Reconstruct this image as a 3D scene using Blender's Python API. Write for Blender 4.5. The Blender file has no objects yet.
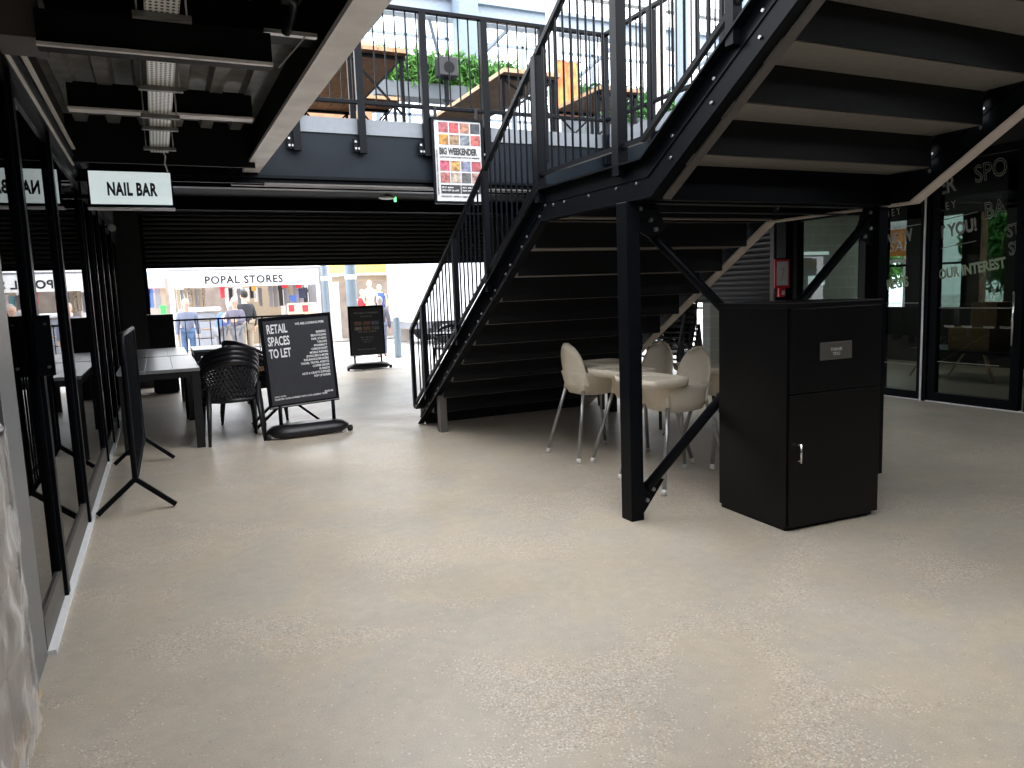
import bpy, bmesh, math, random
from mathutils import Vector, Matrix
random.seed(7)
S = bpy.context.scene
C = S.collection
PI = math.pi
H = 1.55
# ------------------------------------------------------------------ camera
F = 745.0
yv = Vector((157-512, 305-384, F)).normalized()
d2 = Vector((2000-512, 305-0.037*(2000-157)-384, F))
dn = yv.cross(d2).normalized()
if dn.y < 0: dn = -dn
zv = -dn
xv = yv.cross(zv).normalized()
R = Matrix((xv, yv, zv))
def ray(x, y): return R @ Vector((x-512, y-384, F))
def at(x, y, Y):
    d = ray(x, y); return d*(Y/d.y) + Vector((0, 0, H))
def onx(x, y, X):
    d = ray(x, y); return d*(X/d.x) + Vector((0, 0, H))
def onz(x, y, z=0):
    d = ray(x, y); return d*((z-H)/d.z) + Vector((0, 0, H))
cam = bpy.data.cameras.new('camera'); cam.sensor_width = 36; cam.lens = F/1024*36
cam.clip_start = .05; cam.clip_end = 300
co = bpy.data.objects.new('camera', cam); C.objects.link(co)
cr, cd, cf = R.col[0], R.col[1], R.col[2]
M = Matrix.Identity(4)
for i in range(3):
    M[i][0] = cr[i]; M[i][1] = -cd[i]; M[i][2] = -cf[i]
M[2][3] = H
co.matrix_world = M
S.camera = co
# ------------------------------------------------------------------ materials
MT = {}
def mat(name, col, rough=.5, metal=0, spec=.5, var=0.06, scale=20, bump=0, emit=None, estr=0, rvar=0, coat=0):
    m = bpy.data.materials.new(name); m.use_nodes = True
    nt = m.node_tree; b = nt.nodes['Principled BSDF']
    b.inputs['Roughness'].default_value = rough; b.inputs['Metallic'].default_value = metal
    b.inputs['Specular IOR Level'].default_value = spec
    if coat: b.inputs['Coat Weight'].default_value = coat; b.inputs['Coat Roughness'].default_value = .1
    tc = nt.nodes.new('ShaderNodeTexCoord'); n = nt.nodes.new('ShaderNodeTexNoise')
    n.inputs['Scale'].default_value = scale; n.inputs['Detail'].default_value = 4
    nt.links.new(tc.outputs['Object'], n.inputs['Vector'])
    r = nt.nodes.new('ShaderNodeValToRGB')
    r.color_ramp.elements[0].position = .3; r.color_ramp.elements[1].position = .7
    r.color_ramp.elements[0].color = [c*(1-var) for c in col]+[1]
    r.color_ramp.elements[1].color = [min(1, c*(1+var)) for c in col]+[1]
    nt.links.new(n.outputs['Fac'], r.inputs['Fac']); nt.links.new(r.outputs['Color'], b.inputs['Base Color'])
    if bump:
        bp = nt.nodes.new('ShaderNodeBump'); bp.inputs['Strength'].default_value = bump; bp.inputs['Distance'].default_value = .01
        nt.links.new(n.outputs['Fac'], bp.inputs['Height']); nt.links.new(bp.outputs['Normal'], b.inputs['Normal'])
    if rvar:
        mr = nt.nodes.new('ShaderNodeMapRange'); mr.inputs['To Min'].default_value = rough-rvar; mr.inputs['To Max'].default_value = rough+rvar
        nt.links.new(n.outputs['Fac'], mr.inputs['Value']); nt.links.new(mr.outputs['Result'], b.inputs['Roughness'])
    if emit:
        b.inputs['Emission Color'].default_value = (*emit, 1); b.inputs['Emission Strength'].default_value = estr
    MT[name] = m
    return m
def glassmat(name, tint=(.6, .65, .68), ior=1.5, front=True):
    m = bpy.data.materials.new(name); m.use_nodes = True; nt = m.node_tree
    nt.nodes.remove(nt.nodes['Principled BSDF'])
    o = nt.nodes['Material Output']; t = nt.nodes.new('ShaderNodeBsdfTransparent'); g = nt.nodes.new('ShaderNodeBsdfGlossy')
    t.inputs['Color'].default_value = (*tint, 1); g.inputs['Roughness'].default_value = .0
    f = nt.nodes.new('ShaderNodeFresnel'); f.inputs['IOR'].default_value = ior
    n = nt.nodes.new('ShaderNodeTexNoise'); n.inputs['Scale'].default_value = 1.2
    bp = nt.nodes.new('ShaderNodeBump'); bp.inputs['Strength'].default_value = .02; bp.inputs['Distance'].default_value = .02
    nt.links.new(n.outputs['Fac'], bp.inputs['Height']); nt.links.new(bp.outputs['Normal'], g.inputs['Normal'])
    mx = nt.nodes.new('ShaderNodeMixShader')
    if front:
        ge = nt.nodes.new('ShaderNodeNewGeometry'); iv = nt.nodes.new('ShaderNodeMath'); iv.operation = 'SUBTRACT'; iv.inputs[0].default_value = 1; nt.links.new(ge.outputs['Backfacing'], iv.inputs[1])
        mu = nt.nodes.new('ShaderNodeMath'); mu.operation = 'MULTIPLY'; nt.links.new(iv.outputs[0], mu.inputs[0]); nt.links.new(f.outputs[0], mu.inputs[1]); nt.links.new(mu.outputs[0], mx.inputs[0])
    else: nt.links.new(f.outputs[0], mx.inputs[0])
    nt.links.new(t.outputs[0], mx.inputs[1]); nt.links.new(g.outputs[0], mx.inputs[2])
    nt.links.new(mx.outputs[0], o.inputs['Surface'])
    MT[name] = m; return m
def brick(name, c1, c2, mortar, scale=1, bw=.45, rh=.2, rough=.8):
    m = mat(name, c1, rough); nt = m.node_tree; b = nt.nodes['Principled BSDF']
    tc = nt.nodes.new('ShaderNodeTexCoord'); mp = nt.nodes.new('ShaderNodeMapping')
    mp.inputs['Rotation'].default_value = (PI/2, 0, 0)
    k = nt.nodes.new('ShaderNodeTexBrick'); k.inputs['Scale'].default_value = scale
    k.inputs['Brick Width'].default_value = bw; k.inputs['Row Height'].default_value = rh; k.inputs['Mortar Size'].default_value = .008
    k.inputs['Color1'].default_value = (*c1, 1); k.inputs['Color2'].default_value = (*c2, 1); k.inputs['Mortar'].default_value = (*mortar, 1)
    sx = nt.nodes.new('ShaderNodeSeparateXYZ'); cx = nt.nodes.new('ShaderNodeCombineXYZ'); ad = nt.nodes.new('ShaderNodeMath'); ad.operation = 'ADD'
    nt.links.new(tc.outputs['Object'], sx.inputs[0]); nt.links.new(sx.outputs[0], ad.inputs[0]); nt.links.new(sx.outputs[1], ad.inputs[1])
    nt.links.new(ad.outputs[0], cx.inputs[0]); nt.links.new(sx.outputs[2], cx.inputs[1])
    nt.links.new(cx.outputs[0], k.inputs['Vector']); nt.links.new(k.outputs['Color'], b.inputs['Base Color'])
    return m
mat('black_steel', (.0035, .0045, .0065), .36, spec=.09, var=.15, rvar=.06)
mat('black_matt', (.004, .0045, .0055), .6, spec=.2)
mat('black_soffit', (.01, .01, .011), .8, spec=.2)
mat('riser_black', (.012, .013, .0155), .55, spec=.2)
mat('slat_black', (.012, .013, .016), .38, spec=.5)
mat('blue_cladding', (.009, .013, .0185), .45, spec=.14, var=.2, scale=3)
mat('black_wood', (.0025, .0025, .003), .36, spec=.22, var=.25, scale=60, bump=.1)
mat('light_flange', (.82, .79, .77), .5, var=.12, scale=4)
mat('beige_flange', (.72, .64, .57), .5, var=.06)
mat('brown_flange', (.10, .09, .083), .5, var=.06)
mat('tread_under', (.21, .195, .175), .6, var=.08)
mat('slab_edge', (.17, .19, .215), .5)
mat('white_paint', (.75, .77, .78), .5)
mat('pale_steel', (.26, .31, .38), .4)
mat('galv', (.62, .62, .6), .35, metal=.5, var=.1)
mat('plate_dark', (.07, .065, .06), .4)
mat('woven_plastic', (.03, .03, .034), .22, spec=.8)
mat('galv_deck', (.24, .24, .23), .45, metal=.4, var=.25, scale=8)
mat('silver', (.75, .75, .74), .25, metal=.9)
mat('bolt_steel', (.3, .31, .32), .3, metal=.9)
mat('cream_plastic', (.70, .63, .52), .45, var=.02, spec=.4)
mat('grey_tube', (.36, .36, .37), .35, metal=.7)
mat('white_plastic', (.8, .79, .76), .4)
mat('black_plastic', (.008, .008, .010), .35, spec=.4)
mat('black_strap', (.01, .01, .01), .8)
mat('table_top', (.20, .20, .21), .28, spec=.5, var=.1, scale=5)
mat('sign_panel', (.035, .037, .045), .4, spec=.4)
mat('letter_white', (.85, .86, .87), .5)
mat('letter_black', (.02, .02, .022), .5)
mat('letter_grey', (.33, .34, .31), .5)
mat('letter_green', (.30, .37, .25), .5)
mat('paper_white', (.5, .51, .52), .5)
mat('lightbox', (.75, .82, .84), .4, emit=(.80, .93, .93), estr=.24)
mat('red_paint', (.55, .02, .03), .35)
mat('peach_render', (.55, .30, .2), .8)
mat('cardboard', (.32, .2, .11), .8, var=.1)
mat('carton_brown', (.30, .25, .21), .8, var=.15, scale=6)
mat('pine', (.5, .36, .2), .7, var=.15)
mat('wood_plank', (.42, .23, .12), .55, var=.2, scale=7)
mat('wood_light', (.55, .36, .22), .55, var=.15, scale=7)
mat('leaf', (.07, .22, .035), .5, var=.7, scale=6)
mat('leaf_dark', (.04, .16, .03), .5, var=.6, scale=6)
mat('planter_grey', (.11, .13, .15), .5)
mat('speaker_black', (.018, .018, .024), .6)
mat('orange', (.75, .24, .06), .6, var=.45, scale=6)
mat('pavement', (.72, .71, .70), .8, var=.08, scale=2)
mat('asphalt', (.66, .66, .66), .85, var=.1, scale=3)
mat('facade', (.82, .80, .78), .8, var=.05)
mat('yellow_sign', (.85, .68, .18), .5)
mat('pink_sign', (.8, .3, .34), .5)
mat('stall_white', (.8, .8, .8), .5)
mat('van_white', (.78, .8, .84), .35)
mat('rubber', (.02, .02, .02), .8)
mat('pole_grey', (.2, .26, .31), .5)
mat('shop_inside', (.3, .25, .22), .8, var=.2, scale=3)
mat('dark_wall', (.03, .03, .032), .8)
mat('skin', (.62, .40, .30), .6)
mat('hair_dark', (.02, .016, .014), .7); mat('hair_grey', (.4, .38, .37), .7)
mat('c_navy', (.04, .05, .10), .8); mat('c_denim', (.08, .14, .26), .8); mat('c_greyblue', (.18, .2, .28), .8)
mat('c_blue', (.07, .14, .45), .8); mat('c_purple', (.15, .14, .19), .8); mat('c_dark', (.03, .03, .035), .8)
mat('c_red', (.65, .04, .06), .8); mat('c_orange', (.85, .33, .06), .8); mat('c_white', (.8, .8, .8), .8); mat('c_tan', (.35, .28, .2), .8)
mat('c_grey', (.22, .22, .24), .8); mat('c_green', (.06, .5, .1), .8); mat('c_peach', (.8, .5, .35), .8); mat('c_pink', (.75, .35, .42), .8); mat('c_cyan', (.25, .55, .65), .8)
mat('mannequin', (.8, .72, .52), .5)
mat('crate_grey', (.28, .29, .32), .6)
mat('green_led', (.05, .6, .1), .4, emit=(.1, 1, .2), estr=2)
for i, c in enumerate([(.55, .12, .15), (.65, .1, .1), (.5, .25, .16), (.06, .07, .09), (.85, .4, .06), (.4, .25, .14), (.25, .3, .34), (.7, .15, .12), (.7, .12, .2), (.75, .4, .12), (.3, .34, .5), (.5, .1, .12), (.65, .22, .2), (.6, .5, .4), (.15, .15, .15), (.5, .28, .24)]):
    mat('photo_%d' % i, tuple(q*.5 for q in c), .5, var=.7, scale=28)
brick('block_wall', (.34, .36, .33), (.31, .33, .30), (.42, .44, .41))
brick('red_brick', (.45, .2, .14), (.4, .17, .12), (.5, .45, .4), bw=.22, rh=.075)
glassmat('glass_left', (.30, .33, .34), 1.55, front=False)
glassmat('glass_right', (.62, .68, .66), 1.5)
glassmat('glass_far', (.30, .34, .32), 1.5)
glassmat('glass_clear', (.9, .92, .93), 1.45)
def wrapmat():
    m = bpy.data.materials.new('stretch_wrap'); m.use_nodes = True; nt = m.node_tree; b = nt.nodes['Principled BSDF']
    b.inputs['Base Color'].default_value = (.75, .74, .74, 1); b.inputs['Roughness'].default_value = .2
    tc = nt.nodes.new('ShaderNodeTexCoord'); mp = nt.nodes.new('ShaderNodeMapping'); mp.inputs['Rotation'].default_value = (.5, .3, 0); mp.inputs['Scale'].default_value = (14, 3, 2.5)
    n = nt.nodes.new('ShaderNodeTexNoise'); n.inputs['Scale'].default_value = 1.5; n.inputs['Detail'].default_value = 6; n.inputs['Distortion'].default_value = 1.2
    nt.links.new(tc.outputs['Object'], mp.inputs[0]); nt.links.new(mp.outputs[0], n.inputs['Vector'])
    bp = nt.nodes.new('ShaderNodeBump'); bp.inputs['Strength'].default_value = .9; bp.inputs['Distance'].default_value = .03
    nt.links.new(n.outputs['Fac'], bp.inputs['Height']); nt.links.new(bp.outputs[0], b.inputs['Normal'])
    mr = nt.nodes.new('ShaderNodeMapRange'); mr.inputs['From Min'].default_value = .45; mr.inputs['From Max'].default_value = .7; mr.inputs['To Min'].default_value = .25; mr.inputs['To Max'].default_value = .85
    nt.links.new(n.outputs['Fac'], mr.inputs['Value']); nt.links.new(mr.outputs[0], b.inputs['Alpha'])
    MT['stretch_wrap'] = m
wrapmat()
def traymat():
    m = mat('perforated_tray', (.9, .89, .85), .35, metal=.4, var=.03); nt = m.node_tree; b = nt.nodes['Principled BSDF']; b.inputs['Metallic'].default_value = .1
    tc = nt.nodes.new('ShaderNodeTexCoord'); mp = nt.nodes.new('ShaderNodeMapping'); mp.inputs['Scale'].default_value = (42, 26, 1)
    v = nt.nodes.new('ShaderNodeTexVoronoi'); v.inputs['Randomness'].default_value = 0; v.inputs['Scale'].default_value = 1; v.voronoi_dimensions = '2D'
    lt = nt.nodes.new('ShaderNodeMath'); lt.operation = 'LESS_THAN'; lt.inputs[1].default_value = .3
    nt.links.new(tc.outputs['Object'], mp.inputs[0]); nt.links.new(mp.outputs[0], v.inputs['Vector']); nt.links.new(v.outputs['Distance'], lt.inputs[0])
    mx = nt.nodes.new('ShaderNodeMix'); mx.data_type = 'RGBA'; mx.inputs[6].default_value = (.95, .94, .9, 1); mx.inputs[7].default_value = (.03, .03, .03, 1)
    nt.links.new(lt.outputs[0], mx.inputs[0]); nt.links.new(mx.outputs[2], b.inputs['Base Color'])
traymat()
def floormat():
    m = bpy.data.materials.new('ground_concrete'); m.use_nodes = True; nt = m.node_tree; b = nt.nodes['Principled BSDF']
    L = nt.links; N = nt.nodes.new
    tc = N('ShaderNodeTexCoord')
    def noise(sc, det=4, dist=0, off=0):
        mp = N('ShaderNodeMapping'); mp.inputs['Location'].default_value = (off, off*1.7, 0); L.new(tc.outputs['Object'], mp.inputs[0])
        n = N('ShaderNodeTexNoise'); n.inputs['Scale'].default_value = sc; n.inputs['Detail'].default_value = det; n.inputs['Distortion'].default_value = dist
        L.new(mp.outputs[0], n.inputs['Vector']); return n.outputs['Fac']
    def ramp(src, p0, c0, p1, c1):
        r = N('ShaderNodeValToRGB'); r.color_ramp.elements[0].position = p0; r.color_ramp.elements[1].position = p1
        r.color_ramp.elements[0].color = (*c0, 1); r.color_ramp.elements[1].color = (*c1, 1); L.new(src, r.inputs[0]); return r.outputs[0]
    def mix(f, a, c, mode='MIX'):
        x = N('ShaderNodeMix'); x.data_type = 'RGBA'; x.blend_type = mode
        if isinstance(f, float): x.inputs[0].default_value = f
        else: L.new(f, x.inputs[0])
        L.new(a, x.inputs[6]); L.new(c, x.inputs[7]); return x.outputs[2]
    base = ramp(noise(.75, 5, .6), .32, (.41, .37, .31), .68, (.51, .46, .38))
    warm = ramp(noise(1.6, 6, 1.2, 5), .35, (.93, .94, .96), .65, (1.04, 1.0, .94))
    base = mix(1.0, base, warm, 'MULTIPLY')
    base = mix(1.0, base, ramp(noise(14, 6, .4, 8), .3, (.93,)*3, .7, (1.05, 1.05, 1.04)), 'MULTIPLY')
    fine = ramp(noise(160, 2), .3, (.88,)*3, .7, (1.1,)*3)
    base = mix(1.0, base, fine, 'MULTIPLY')
    v = N('ShaderNodeTexVoronoi'); v.inputs['Scale'].default_value = 105; v.voronoi_dimensions = '2D'; L.new(tc.outputs['Object'], v.inputs['Vector'])
    hs = N('ShaderNodeSeparateColor'); L.new(v.outputs['Color'], hs.inputs[0])
    r = N('ShaderNodeValToRGB'); cr_ = r.color_ramp; cr_.interpolation = 'CONSTANT'
    cols = [(0, (.24, .2, .17)), (.10, (.55, .5, .43)), (.3, (.50, .36, .25)), (.45, (.62, .57, .5)), (.62, (.36, .31, .27)), (.75, (.66, .55, .42)), (.9, (.75, .71, .64))]
    cr_.elements[0].color = (*cols[0][1], 1); cr_.elements[1].position = cols[1][0]; cr_.elements[1].color = (*cols[1][1], 1)
    for p, c in cols[2:]:
        e = cr_.elements.new(p); e.color = (*c, 1)
    L.new(hs.outputs[0], r.inputs[0])
    dist = N('ShaderNodeMath'); dist.operation = 'LESS_THAN'; dist.inputs[1].default_value = .42; L.new(v.outputs['Distance'], dist.inputs[0])
    # patches in which the aggregate shows
    pm = ramp(noise(1.35, 5, .9, 11), .50, (0.05,)*3, .60, (1,)*3)
    sel = N('ShaderNodeMath'); sel.operation = 'LESS_THAN'; L.new(hs.outputs[1], sel.inputs[0])
    pm2 = N('ShaderNodeMath'); pm2.operation = 'MULTIPLY'; pm2.inputs[1].default_value = .8; L.new(pm, pm2.inputs[0]); L.new(pm2.outputs[0], sel.inputs[1])
    mk = N('ShaderNodeMath'); mk.operation = 'MULTIPLY'; L.new(dist.outputs[0], mk.inputs[0]); L.new(sel.outputs[0], mk.inputs[1])
    mk2 = N('ShaderNodeMath'); mk2.operation = 'MULTIPLY'; mk2.inputs[1].default_value = .68; L.new(mk.outputs[0], mk2.inputs[0])
    col = mix(mk2.outputs[0], base, r.outputs[0])
    L.new(col, b.inputs['Base Color'])
    rr = N('ShaderNodeMapRange'); rr.inputs['To Min'].default_value = .26; rr.inputs['To Max'].default_value = .5; L.new(noise(2.2, 4, .5, 3), rr.inputs['Value']); L.new(rr.outputs[0], b.inputs['Roughness'])
    bp = N('ShaderNodeBump'); bp.inputs['Strength'].default_value = .06; bp.inputs['Distance'].default_value = .004; L.new(noise(60, 3), bp.inputs['Height']); L.new(bp.outputs[0], b.inputs['Normal'])
    MT['ground_concrete'] = m
floormat()
# ------------------------------------------------------------------ mesh builder
class MB:
    def __init__(s): s.bm = bmesh.new()
    def box(s, x0, x1, y0, y1, z0, z1):
        v = [s.bm.verts.new((x, y, z)) for x in (x0, x1) for y in (y0, y1) for z in (z0, z1)]
        for f in ((0, 1, 3, 2), (4, 6, 7, 5), (0, 4, 5, 1), (2, 3, 7, 6), (0, 2, 6, 4), (1, 5, 7, 3)): s.bm.faces.new([v[i] for i in f])
        return s
    def bar(s, a, b, w, t, up=(0, 0, 1)):   # rectangular bar between two points
        a = Vector(a); b = Vector(b); d = (b-a).normalized(); u = Vector(up)
        sd = d.cross(u)
        if sd.length < 1e-4: sd = d.cross(Vector((1, 0, 0)))
        sd.normalize(); u = sd.cross(d)
        v = [s.bm.verts.new(p+sd*(i*w/2)+u*(j*t/2)) for p in (a, b) for i in (-1, 1) for j in (-1, 1)]
        for f in ((0, 1, 3, 2), (4, 6, 7, 5), (0, 4, 5, 1), (2, 3, 7, 6), (0, 2, 6, 4), (1, 5, 7, 3)): s.bm.faces.new([v[i] for i in f])
        return s
    def tube(s, pts, r, n=10, cap=True):
        pts = [Vector(p) for p in pts]; rs = r if isinstance(r, (list, tuple)) else [r]*len(pts)
        rings = []; ref = None
        for i, p in enumerate(pts):
            d = (pts[min(i+1, len(pts)-1)]-pts[max(i-1, 0)]).normalized()
            if ref is None: ref = Vector((0, 0, 1)) if abs(d.z) < .9 else Vector((1, 0, 0))
            a = d.cross(ref).normalized(); b = a.cross(d).normalized(); ref = b
            rings.append([s.bm.verts.new(p+(a*math.cos(2*PI*k/n)+b*math.sin(2*PI*k/n))*rs[i]) for k in range(n)])
        for A, B in zip(rings, rings[1:]):
            for k in range(n):
                f = s.bm.faces.new((A[k], A[(k+1) % n], B[(k+1) % n], B[k])); f.smooth = n > 4
        if cap: s.bm.faces.new(rings[0][::-1]); s.bm.faces.new(rings[-1])
        return s
    def prism(s, poly, axis, a, b):         # polygon in the two other axes, extruded along axis
        def P(p, t):
            return {'x': (t, p[0], p[1]), 'y': (p[0], t, p[1]), 'z': (p[0], p[1], t)}[axis]
        A = [s.bm.verts.new(P(p, a)) for p in poly]; B = [s.bm.verts.new(P(p, b)) for p in poly]; n = len(poly)
        s.bm.faces.new(A[::-1]); s.bm.faces.new(B)
        for k in range(n): s.bm.faces.new((A[k], A[(k+1) % n], B[(k+1) % n], B[k]))
        return s
    def loft(s, rings, cap0=True, cap1=True, smooth=True, closed=True):
        V = [[s.bm.verts.new(p) for p in r] for r in rings]; n = len(V[0])
        for A, B in zip(V, V[1:]):
            for k in range(n if closed else n-1):
                f = s.bm.faces.new((A[k], A[(k+1) % n], B[(k+1) % n], B[k])); f.smooth = smooth
        if cap0: s.bm.faces.new(V[0][::-1])
        if cap1: s.bm.faces.new(V[-1])
        return s
    def ball(s, c, r, sz=(1, 1, 1), u=12, v=8):
        bmesh.ops.create_uvsphere(s.bm, u_segments=u, v_segments=v, radius=r, matrix=Matrix.Translation(c) @ Matrix.Diagonal((*sz, 1)))
        for f in s.bm.faces:
            if len(f.verts) <= 4: pass
        return s
    def build(s, name, m, parent=None, loc=None, local=False, bevel=0, solid=0, smooth=None, sub=0, keep=False):
        bmesh.ops.recalc_face_normals(s.bm, faces=s.bm.faces)
        me = bpy.data.meshes.new(name)
        if smooth is not None:
            for f in s.bm.faces: f.smooth = smooth
        s.bm.to_mesh(me)
        o = bpy.data.objects.new(name, me); C.objects.link(o)
        me.materials.append(MT[m])
        off = Vector((0, 0, 0))
        if parent:
            o.parent = parent
            if not local: off = wl(parent)
        elif not local:
            xs = [v.co for v in s.bm.verts]
            if xs:
                off = Vector(((min(v.x for v in xs)+max(v.x for v in xs))/2, (min(v.y for v in xs)+max(v.y for v in xs))/2, min(v.z for v in xs))) if loc is None else Vector(loc)
            o.location = off
        if off.length: me.transform(Matrix.Translation(-off))
        s.bm.free()
        if bevel:
            b = o.modifiers.new('bevel', 'BEVEL'); b.width = bevel; b.segments = 2; b.limit_method = 'ANGLE'
        if solid:
            q = o.modifiers.new('solid', 'SOLIDIFY'); q.thickness = solid; q.offset = 0
        if sub:
            q = o.modifiers.new('sub', 'SUBSURF'); q.levels = sub; q.render_levels = sub
        return o
def wl(o):
    v = Vector((0, 0, 0))
    while o: v = v+o.location; o = o.parent
    return v
def tag(o, label=None, cat=None, group=None, kind=None):
    if label: o['label'] = label
    if cat: o['category'] = cat
    if group: o['group'] = group
    if kind: o['kind'] = kind
    return o
def thing(name, label, cat, loc=(0, 0, 0), rotz=0, group=None):
    o = bpy.data.objects.new(name, None); C.objects.link(o); o.location = loc; o.rotation_euler = (0, 0, rotz)
    o.empty_display_size = .1
    return tag(o, label, cat, group)
def sroot(name, loc=(0, 0, 0)):
    o = bpy.data.objects.new(name, None); C.objects.link(o); o.location = loc; o['kind'] = 'structure'; return o
def struct(name, mb, m, **k):
    o = mb.build(name, m, **k); o['kind'] = 'structure'; return o
def copy_tree(o, parent=None):
    c = o.copy(); C.objects.link(c)
    if parent: c.parent = parent
    for ch in list(o.children): copy_tree(ch, c)
    return c
def text(body, size, m, parent, loc, rot=(PI/2, 0, 0), name='lettering', sx=1.0, bold=0, align='LEFT', ext=.0015, outline=0, world=True, spacing=1.0, line=1.0, shear=0):
    cu = bpy.data.curves.new('t', 'FONT'); cu.body = body; cu.size = size; cu.align_x = align; cu.offset = bold*size; cu.extrude = ext
    cu.space_character = spacing; cu.space_line = line; cu.resolution_u = 3; cu.shear = shear
    if outline:
        cu.fill_mode = 'NONE'; cu.extrude = 0; cu.bevel_depth = outline; cu.bevel_resolution = 0
    t = bpy.data.objects.new('t', cu); C.objects.link(t)
    bpy.context.view_layer.update()
    dg = bpy.context.evaluated_depsgraph_get()
    me = bpy.data.meshes.new_from_object(t.evaluated_get(dg)); bpy.data.objects.remove(t)
    me.materials.clear(); me.materials.append(MT[m])
    me.transform(Matrix.Diagonal((sx, 1, 1, 1)))
    from mathutils import Euler
    T = Matrix.Translation(Vector(loc)-(wl(parent) if (parent and world) else Vector((0, 0, 0)))) @ (rot if isinstance(rot, Matrix) else Euler(rot).to_matrix().to_4x4())
    me.transform(T)
    o = bpy.data.objects.new(name, me); C.objects.link(o); o.parent = parent
    return o
# ================================================================== SETTING
XL, XR, YS, YE = -.58, 8.65, 15.7, 8.2      # left wall, right wall, shutter line, edge of the upper floor
struct('floor', MB().box(-3, 20, -9, YS+.2, -.2, 0), 'ground_concrete', loc=(0, 0, 0))
struct('trim_1', MB().box(-4, 30, YS+.2, 19.2, -.2, -.01), 'pavement', loc=(0, 0, -.1))
struct('trim_2', MB().box(-30, 60, 19.2, 60, -.2, -.03), 'asphalt', loc=(0, 0, -.1))
struct('trim_3', MB().box(-30, 60, -40, -9, -.2, -.01), 'pavement', loc=(0, 0, -.1))
# upper floor slabs
Z0, Z1 = 3.29, 3.44
c = MB().box(XL-2, XR+5, YE+.06, 16.4, Z0, Z1).box(5.33, XR+5, 1.9, YE+.06, Z0, Z1)  # right slab carried nearer, out of view, to darken the floor below
struct('ceiling', c, 'black_soffit', loc=(4, 12, Z0))
# trapezoidal metal deck over the left aisle
m = MB()
poly = []
y = -7.0
pts = []
while y < YE:
    pts += [(y, 3.30), (y+.07, 3.30), (y+.10, 3.24), (y+.20, 3.24), (y+.23, 3.30)]; y += .3
pts = [(yy, zz) for yy, zz in pts]
top = [(pts[-1][0], 3.36), (pts[0][0], 3.36)]
# ribs run along y: use x as profile direction
pts = []; x = XL-2
while x < .92:
    pts += [(x, 3.30), (x+.06, 3.30), (x+.08, 3.24), (x+.17, 3.24), (x+.19, 3.30)]; x += .25
V = [[(px, yy, pz-.10) for px, pz in pts] for yy in (-7, YE)]
m.loft(V, False, False, smooth=False, closed=False)
struct('ceiling_deck', m, 'galv_deck', solid=.004)
struct('ceiling_slab', MB().box(XL-2, .97, -7, YE, 3.37, Z1), 'black_soffit')
# black cladding and pale slab edge around the well
struct('trim_4', MB().box(1.05, 5.33, YE-.02, YE+.06, 2.83, Z0).box(5.27, 5.33, 3.4, YE-.02, 2.83, Z0), 'blue_cladding')
struct('trim_5', MB().box(1.02, 5.27, YE-.04, YE+.06, Z0, Z1+.01).box(5.25, 5.33, 3.4, YE-.04, Z0, Z1+.01), 'slab_edge')
# fascia beam (I section) below the cladding
b = MB().box(XL, 8.6, YE-.07, YE+.07, 2.80, 2.83).box(XL, 8.6, YE-.01, YE+.01, 2.75, 2.81)
struct('trim_6', b, 'black_steel')
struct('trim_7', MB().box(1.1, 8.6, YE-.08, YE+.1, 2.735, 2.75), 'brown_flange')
# main beam at the left side of the well: black web, light bottom flange
struct('trim_8', MB().box(.955, .995, -6, YE-.1, 2.88, 3.37).box(.90, 1.05, -6, YE-.1, 3.30, 3.37), 'black_matt')
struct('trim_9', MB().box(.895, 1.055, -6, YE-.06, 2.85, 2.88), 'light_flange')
# cross beams of the left aisle
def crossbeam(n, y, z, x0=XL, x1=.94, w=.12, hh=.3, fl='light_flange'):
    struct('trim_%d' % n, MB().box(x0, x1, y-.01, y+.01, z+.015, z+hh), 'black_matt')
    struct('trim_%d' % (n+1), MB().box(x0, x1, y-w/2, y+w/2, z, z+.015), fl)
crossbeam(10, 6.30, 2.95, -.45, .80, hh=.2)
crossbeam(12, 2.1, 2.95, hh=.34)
struct('trim_14', MB().box(XL, .95, 4.35, 4.37, 2.97, 3.2).box(XL, .95, 4.28, 4.44, 2.955, 2.97), 'black_matt')
struct('trim_15', MB().box(XL, .95, 7.55, 7.58, 2.8, 3.24), 'black_matt')
# black box beam with light lower edge and round conduit
struct('trim_16', MB().box(-.38, .62, 3.98, 4.06, 2.70, 2.86), 'black_matt')
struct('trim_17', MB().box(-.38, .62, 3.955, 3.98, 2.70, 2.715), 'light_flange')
struct('trim_18', MB().box(XL, -.36, 4.0, 4.3, 2.74, 2.98), 'brown_flange')
# bits of ceiling ironwork beyond
struct('trim_19', MB().box(XL, 8.6, 13.5, 13.6, 3.08, 3.29).box(XL, 8.6, 10.3, 10.45, 3.0, 3.29).box(XL, 8.6, 14.3, 14.4, 3.15, 3.29), 'black_steel')
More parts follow.
